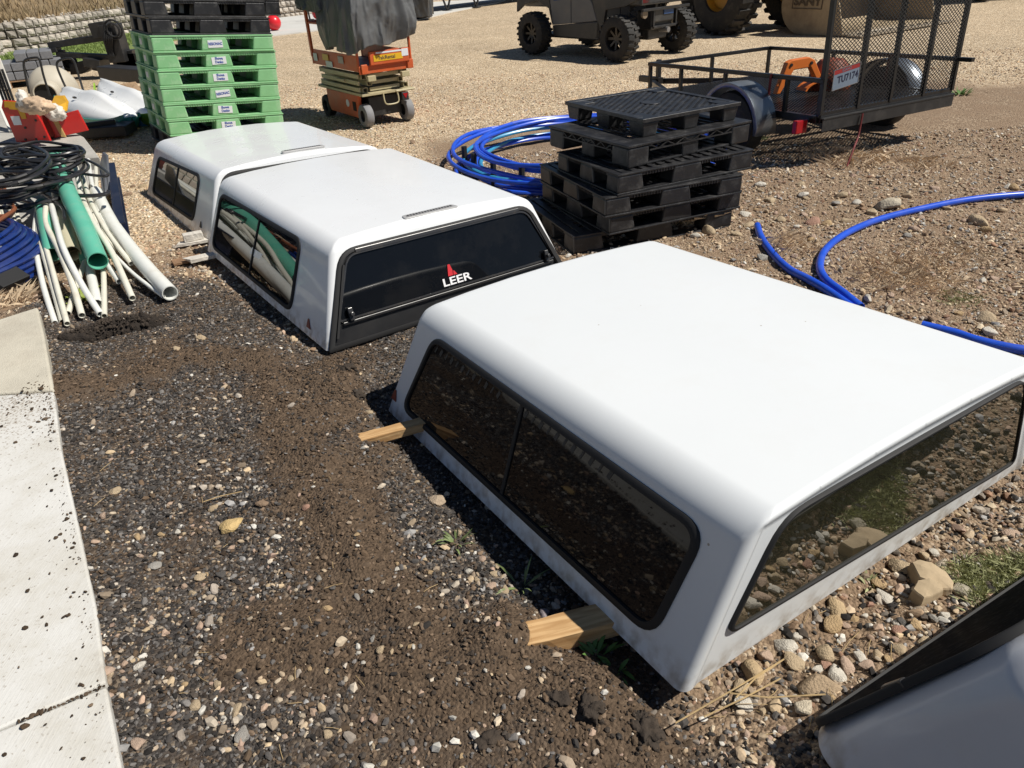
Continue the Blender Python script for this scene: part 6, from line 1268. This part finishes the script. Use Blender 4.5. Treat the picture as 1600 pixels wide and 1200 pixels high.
# kayaks
def kayak(label, p0, p1, m_top, m_hull, wd=.36, hh=.22, g='small kayaks'):
    a, b = V(p0), V(p1); d = b - a; l = d.length; yaw = math.atan2(d.y, d.x); t = thing('kayak', label, 'kayak', a, 0, g); t.rotation_euler = (0, -math.atan2(d.z, d.xy.length), yaw)
    n, K = 22, 14; top, hull = [], []
    for i in range(n + 1):
        s = i / n; w_ = wd * (math.sin(math.pi * min(1, s * .9 + .06)) ** .62) * max(.02, 1 - s ** 14) ** .5 * max(.02, 1 - (1 - s) ** 14) ** .5; rk = .10 * (2 * s - 1) ** 4; h_ = hh * (math.sin(math.pi * min(1, s * .92 + .05)) ** .5) * max(.02, 1 - s ** 10)
        for k in range(K + 1):
            t_ = k / K; x = math.cos(math.pi * t_); ridge = .45 + .55 * (1 - abs(x)) ** .7 + .09 * math.sin(math.pi * s * 4) * (1 - abs(x)) - .16 * math.exp(-((abs(x) - .45) / .1) ** 2)
            top.append((s * l, x * w_, .10 + rk + h_ * ridge * math.sin(math.pi * t_) ** .6)); hull.append((s * l, x * w_ * 1.03, .10 + rk - .14 * math.sin(math.pi * t_) ** .5))
    fs = [(i * (K + 1) + k, i * (K + 1) + k + 1, (i + 1) * (K + 1) + k + 1, (i + 1) * (K + 1) + k) for i in range(n) for k in range(K)]
    finish('deck', top, fs, m_top, t, smooth=True, solid=.01, angle=70); finish('hull', hull, fs, m_hull, t, smooth=True, solid=.01, angle=70)
    st = MB()
    for s_ in (-1, 1):
        for i in range(n): 
            f_ = lambda i: V((i / n * l, s_ * wd * 1.04 * (math.sin(math.pi * min(1, i / n * .9 + .06)) ** .62), .11 + .10 * (2 * i / n - 1) ** 4))
            st.bar(f_(i), f_(i + 1), .02, .05)
    st.build('gunwale', m_hull, t); MB().box((l * .45, -wd * .55, .10 + hh * .72), (.09, .03, .02)).build('carry_handle', M['darkm'], t)
    return t
kayak('left kayak, white above with a teal edge', at(108, 172, .0), at(206, 206, .0) + V((.1, -.1, 0)), M['kwhite'], M['teal'], .33, .30)
kayak('right kayak, white above with a lime green edge, partly behind the green pallets', at(166, 152, 0), at(262, 203, 0), M['kwhite'], M['lime'], .30, .24)
MB_ = at(222, 190, .05); bt = MB().lathe([(0, .16), (.06, .15), (.09, .05), (.09, 0), (0, 0)], MB_ - V((0, 0, .05)), (0, 0, 1), 14).build('blue_tub', M['cyan'], smooth=True); tag(bt, 'small blue tub in the shade under the lime kayak', 'tub')
# dark low frame in the shade right of the red machine
p = at(140, 205); tag(MB().bar(at(128, 205, .10), at(205, 200, .10), .35, .12).bar(at(120, 198, .18), at(180, 190, .18), .06).build('equipment_rack', M['darkm'], bevel=.01), 'low black equipment rack in the shade below the kayaks', 'rack')
# red machine
Z = .235; rm = thing('stone_crusher', 'red steel machine part with yellow plates and a white sticker', 'machine part', (0, 0, 0))
a, b = at(26, 223, Z), at(79, 221, Z); u = (b - a).normalized(); vv = V((-u.y, u.x, 0)); Hh = .44
F = lambda s, z, o=0: a + u * s + V((0, 0, z)) + vv * o
wq = (b - a).length
MB().prism([F(0, 0), F(wq, 0), F(wq * .94, .20), F(wq * .80, .40), F(wq * .06, .43), F(-.02, .36)], vv * .03).build('front_plate', M['red'], rm, bevel=.006)
MB().prism([F(.02, .36, -.006), F(.04, .42, -.006), F(wq * .78, .40, -.006), F(wq * .78, .33, -.006), F(wq * .58, .33, -.006), F(wq * .56, .24, -.006), F(wq * .42, .24, -.006), F(wq * .40, .33, -.006), F(wq * .18, .34, -.006), F(wq * .16, .36, -.006)], vv * .005).build('yellow_plate', M['yellow'], rm, bevel=.002)
MB().prism([F(wq * .13, .18, -.006), F(wq * .36, .18, -.006), F(wq * .37, .27, -.006), F(wq * .12, .27, -.006)], vv * .005).build('white_sticker', M['label'], rm)
for s, z in ((.3, .03), (.62, .03), (.88, .05), (.42, .15), (.80, .22), (.62, .34)): MB().cyl(F(wq * s, z, -.008), F(wq * s, z, .0), .013, 8).build('bolt', M['darkm'], rm)
MB().prism([F(0.02, .02, .035), F(wq * .9, .02, .035), F(wq * .8, .34, .035), F(0, .34, .035)], vv * .45).build('housing', mat('dark_red_paint', (.18, .015, .012), .5, var=.3), rm, bevel=.01)
c0 = at(84, 216, Z); F2 = lambda s, z: c0 + V((.93, .30, 0)) * s + V((0, 0, z))
MB().prism([F2(0, 0), F2(.36, .04), F2(.32, .26), F2(-.02, .20)], vv * .03).build('side_wing', M['red'], rm, bevel=.005)
MB().prism([F2(.09, .01), F2(.13, .0), F2(.10, .20), F2(.06, .19)], V((.0, -.02, 0))).build('hanging_tag', mat('tan_strap', (.45, .3, .12), .7), rm)
q = at(92, 170, .5); MB().prism([at(76, 172, .55), at(84, 150, .62), at(98, 150, .62), at(104, 160, .58), at(102, 175, .5)], vv * .05).build('yellow_arm', M['yellow'], rm, bevel=.01)
def blob(name, label, cat, c, sx, sy, sz, m, seed, rz=0, sub=4, amp=.25, group=None):
    bm = bmesh.new(); bmesh.ops.create_icosphere(bm, subdivisions=sub, radius=1)
    for v in bm.verts:
        p = v.co.copy(); g_ = min(sx, sy) ; w_ = V((p.x * sx / g_, p.y * sy / g_, p.z * sz / g_)); f = 1 + amp * mnoise.noise(w_ * 1.6 + V((seed, 0, 0))) + amp * .5 * mnoise.noise(w_ * 4 + V((0, seed, 0))) + amp * .35 * mnoise.noise(w_ * 9 + V((0, seed, 3))) + amp * .2 * mnoise.noise(w_ * 19 + V((0, seed, 3))); v.co = V((p.x * sx * f, p.y * sy * f, p.z * sz * f))
    me = bpy.data.meshes.new(name); bm.to_mesh(me); bm.free(); me.materials.append(m); me.shade_smooth(); o = bpy.data.objects.new(name, me); C.objects.link(o); o.location = c; o.rotation_euler = (0, 0, rz); return tag(o, label, cat, group)
blob('sack', 'torn brown paper sack lying on the red machine', 'sack', at(54, 165, .62), .26, .10, .085, M['sack'], 3, -.5)
blob('sack', 'crumpled white sack spilling over the right of the red machine', 'sack', at(86, 176, .50), .17, .09, .09, M['sackw'], 9, -.8)
blob('sack', 'small off-white bag at the upper left of the red machine', 'sack', at(36, 156, .68), .055, .055, .10, M['sackw'], 14)
for k in range(4):
    P = [at(-30 + 0, 205 - k * 12, .25), at(-2 + k * 4, 190 - k * 4, .3), at(22 + k * 3, 186 + k * 1, .3)]
    a, b = at(-12 + k * 5, 108, .9), at(18 + k * 5, 190, .35); tag(MB().tube([a, a.lerp(b, .5), b], .014, 7).build('steel_bar', M['darkm'], smooth=True), ['leftmost', 'second', 'third', 'rightmost'][k] + ' of the dark bars leaning beside the red machine', 'steel bar', 'dark bars leaning beside the red machine')
a, b = at(-14, 122, .75), at(22, 205, .24); tag(MB().bar(a, b, .10, .04).build('white_post', M['acwhite'], bevel=.006), 'white square post leaning at the left edge', 'post')

# ================================================================== PLANTS AND LITTER
def weed(name, label, px, py, n, r, h, m, lw=.012, seed=0, group=None, flat=False):
    random.seed(seed + 1000); p = at(px, py); z = gz(p.x, p.y); t = thing(name, label, 'weed', (p.x, p.y, z), 0, group); vs, fs = [], []
    for k in range(n):
        a = random.uniform(0, 6.28); rr = r * math.sqrt(random.random()); b0 = V((math.cos(a) * rr * .5, math.sin(a) * rr * .5, 0)); l = h * random.uniform(.5, 1.2); d = V((math.cos(a + random.gauss(0, .6)), math.sin(a + random.gauss(0, .6)), random.uniform(.1, .4) if flat else random.uniform(.5, 1.6))).normalized(); s_ = d.cross(V((0, 0, 1))).normalized() * lw
        n0 = len(vs); pt = [b0 + d * l * f_ + V((0, 0, -.35 * l * f_ * f_)) for f_ in (0, .35, .7, 1)]; ws = (.25, 1, .75, .02)
        for q, w_ in zip(pt, ws): vs += [q - s_ * w_, q + s_ * w_ + V((0, 0, .002))]
        for i in range(3): fs.append((n0 + i * 2, n0 + i * 2 + 1, n0 + i * 2 + 3, n0 + i * 2 + 2))
    finish('leaves', vs, fs, m, t, smooth=True, angle=180); return t
weed('leafy_weed', 'bright green leafy weed beside the splintered pine block', 932, 1016, 16, .05, .085, M['leaf'], .007, 1); weed('leafy_weed', 'small green weed in the shadow of the big topper', 966, 1038, 10, .05, .07, M['leaf'], .008, 2)
weed('leafy_weed', 'sprig of weed on the pebbles near the long side window', 712, 845, 16, .05, .08, mat('pale_weed', (.17, .22, .08), .6, var=.3), .004, 3); weed('leafy_weed', 'thin tall weed at the edge of the big shadow', 815, 905, 10, .03, .14, mat('pale_weed', (.17, .22, .08)), .004, 4)
weed('leafy_weed', 'little yellow-green plant growing between the pipe ends', 138, 468, 40, .07, .13, mat('yellow_green_leaf', (.24, .30, .05), .6, var=.3), .010, 5)
weed('leafy_weed', 'green weed at the foot of the trailer gate', 1500, 148, 40, .16, .14, M['leaf'], .012, 6); weed('leafy_weed', 'low weed by the trailer wheel', 1190, 218, 24, .08, .10, M['leafgrey'], .01, 7)
weed('leafy_weed', 'tiny weed against the front of the big topper', 1365, 893, 20, .04, .05, M['leafgrey'], .004, 8); weed('leafy_weed', 'tiny weed in the gravel by the far blue pipe', 1235, 822 - 0, 10, .03, .04, M['leafgrey'], .004, 9)
random.seed(91)
GP = [at(a, b).xy for a, b in [(1488, 880), (1520, 868), (1600, 868), (1680, 880), (1680, 960), (1600, 925), (1560, 938), (1525, 945), (1500, 905)]]
def in_gp():
    for _ in range(30):
        x, y = random.uniform(1.1, 2.3), random.uniform(1.2, 1.9)
        if sdf_poly(np.array([x]), np.array([y]), [tuple(q) for q in GP])[0] < random.gauss(0, .02): return (x, y, gz(x, y))
tuft_field('ground_cover', 'grey-green creeping weeds by the lower right topper', 'weeds', 3600, in_gp, .020, M['leafgrey'], .0024, 1.6)
def tuft(label, px, py, n, r, h, m, w_=.0015, seed=1, lean=.8, cat='grass tuft', group='dry grass tufts on the stony ground'):
    random.seed(seed); p = at(px, py)
    def wh():
        a = random.uniform(0, 6.28); q = r * random.random() ** .7; x, y = p.x + q * math.cos(a), p.y + q * math.sin(a); return (x, y, gz(x, y) - .005)
    return tuft_field('grass_tuft', label, cat, n, wh, h, m, w_, lean, kind=None)
for i, (lb, x, y, n, r, h) in enumerate([('broad dry grass tuft inside the curve of the long blue pipe', 1400, 430, 800, .34, .055), ('dry tuft right of the broad one, below the blue pipe', 1470, 400, 420, .30, .045), ('thin olive tuft behind the big topper', 1498, 470, 260, .12, .03), ('dry tuft at the right-hand foot of the black pallets', 1068, 345, 420, .16, .13), ('sparse dry grass under the second blue pipe', 1230, 385, 250, .2, .06), ('dry grass in the shadow of the trailer', 1330, 250, 500, .35, .08), ('dark tuft on the bare earth far right', 1440, 258, 300, .22, .06), ('dry grass tangled round the cream pipes', 62, 415, 320, .12, .12), ('dry grass by the dark blue coil', 20, 470, 260, .15, .08)]):
    t = tuft(lb, x, y, int(n * .6), r, h, strawg if i != 2 else M['leafgrey'], w_=.0011, seed=50 + i, lean=1.3)
random.seed(5)
for k, (P, r, lb) in enumerate([([(690, 905), (740, 895), (790, 880)], .0015, 'x')][:0]): pass
twigs = MB()
for _ in range(110):
    px, py = random.choice([(random.uniform(1080, 1500), random.uniform(900, 1180)), (random.uniform(1180, 1600), random.uniform(300, 520)), (random.uniform(100, 700), random.uniform(700, 1190)), (random.uniform(40, 150), random.uniform(400, 480))])
    p = at(px, py); z = gz(p.x, p.y) + .008; a = random.uniform(0, 6.28); l = random.uniform(.03, .10) * (1.2 if px > 1000 else .6); d = V((math.cos(a), math.sin(a), random.uniform(-.05, .15))); e = V((-d.y, d.x, 0)) * random.uniform(-.2, .2)
    q = V((p.x, p.y, z)); twigs.tube([q, q + d * l * .5 + e * l * .3, q + d * l], .0011, 4)
for P in ([(1055, 1130), (1150, 1075), (1225, 1030)], [(1100, 1120), (1160, 1092), (1220, 1060)], [(1140, 1083), (1200, 1090), (1290, 1085)], [(318, 784), (345, 775), (378, 768)], [(1150, 1090), (1180, 1060), (1222, 1032)]): twigs.tube([at(a, b, .02) for a, b in P], .0022, 5)
tag(twigs.build('dry_stalks', M['straw'], None), 'dry straw stalks strewn over the ground', 'straw', kind='stuff')
# dark crumbly sod in front of the pipes
def heap(name, label, px, py, sx, sy, h, rz, m, seed):
    p = at(px, py); n = 110; xs = np.linspace(-1.15, 1.15, n); X_, Y_ = np.meshgrid(xs, xs); wx, wy = X_ * sx, Y_ * sy
    r = np.hypot(X_, Y_) + (fbm(wx, wy, 7, seed) - .5) * .7; f = np.clip(1 - r * r, 0, 1) ** .45
    z = f * h * (.35 + 1.2 * fbm(wx, wy, 22, seed + 3, 4)) + (fbm(wx, wy, 70, seed + 5, 3) - .5) * .030 * f - .012
    c_, s_ = math.cos(rz), math.sin(rz); gx, gy = p.x + wx * c_ - wy * s_, p.y + wx * s_ + wy * c_; Z_ = gz_arr(gx, gy) + z
    i = np.arange(n * n).reshape(n, n); q = np.stack([i[:-1, :-1], i[:-1, 1:], i[1:, 1:], i[1:, :-1]], -1).reshape(-1, 4)
    me = bpy.data.meshes.new(name); me.from_pydata(np.stack([gx, gy, Z_], -1).reshape(-1, 3).tolist(), [], q.tolist()); me.shade_smooth(); me.materials.append(m); o = bpy.data.objects.new(name, me); C.objects.link(o); return tag(o, label, 'soil heap')
hp = heap('soil_clod', 'long dark crumbly lump of soil lying in front of the pipe ends', 186, 516, .27, .075, .085, R(24), mat('dark_peaty_soil', (.022, .016, .012), .97, var=.4, vscale=30, bump=1, bscale=90, dirt=(.05, .037, .027), dirt_amt=.6, dscale=25), 5)
CL = [rock_mesh('clod', 1, 700 + k, .8, .5) for k in range(5)]; CLV = [([v.co.copy() for v in m_.vertices], [tuple(p_.vertices) for p_ in m_.polygons]) for m_ in CL]
def clods(name, label, n, where, s0, s1, parent=None):
    mb = MB()
    for _ in range(n):
        x, y, z = where(); s_ = random.uniform(s0, s1) * random.choice([.6, .8, 1, 1, 1.5]); vs, fs = random.choice(CLV); q = Euler((random.random() * 6, random.random() * 6, random.random() * 6)).to_matrix(); mb.add([q @ (v * s_) + V((x, y, z)) for v in vs], fs)
    o = mb.build(name, M['soil'], parent); return tag(o, label, 'soil', kind='stuff')
random.seed(44); hc = at(186, 516)
def on_heap():
    a = random.uniform(0, 6.28); r = random.random() ** .6 * 1.1; u, v = .27 * r * math.cos(a), .085 * r * math.sin(a); c_, s_ = math.cos(R(24)), math.sin(R(24)); x, y = hc.x + u * c_ - v * s_, hc.y + u * s_ + v * c_; return x, y, gz(x, y) + .075 * max(0, 1 - r * r) ** .5
clods('soil_crumbs', 'crumbs of dark soil on and round the long soil lump', 520, on_heap, .006, .014)
def on_ridge():
    rd = random.choice(RIDGE); i = random.randrange(len(rd) - 1); t = random.random(); x = rd[i][0] * (1 - t) + rd[i + 1][0] * t + random.gauss(0, .09); y = rd[i][1] * (1 - t) + rd[i + 1][1] * t + random.gauss(0, .09); return x, y, gz(x, y) + .001
clods('soil_clods', 'small crumbly soil clods along the dug brown ridges', 1500, on_ridge, .003, .009)
for i, (x, y, s) in enumerate([(1010, 1140, .06), (1165 - 240, 1118, .05), (870, 1100, .04), (560, 615, .05), (545, 588, .04), (760, 1160, .045)]):
    p = at(x, y); blob('soil_clod', ['dark clod below the near corner of the big topper', 'dark clod in the loose soil left of the near corner', 'small clod in the dug soil ridge', 'dark clod at the rear of the big topper', 'small dark clod near the middle topper', 'clod at the bottom edge of the picture'][i], 'soil clod', (p.x, p.y, gz(p.x, p.y)), s * .8, s * .6, s * .35, M['soil'], 20 + i, random.random() * 3, 4, .7, None)
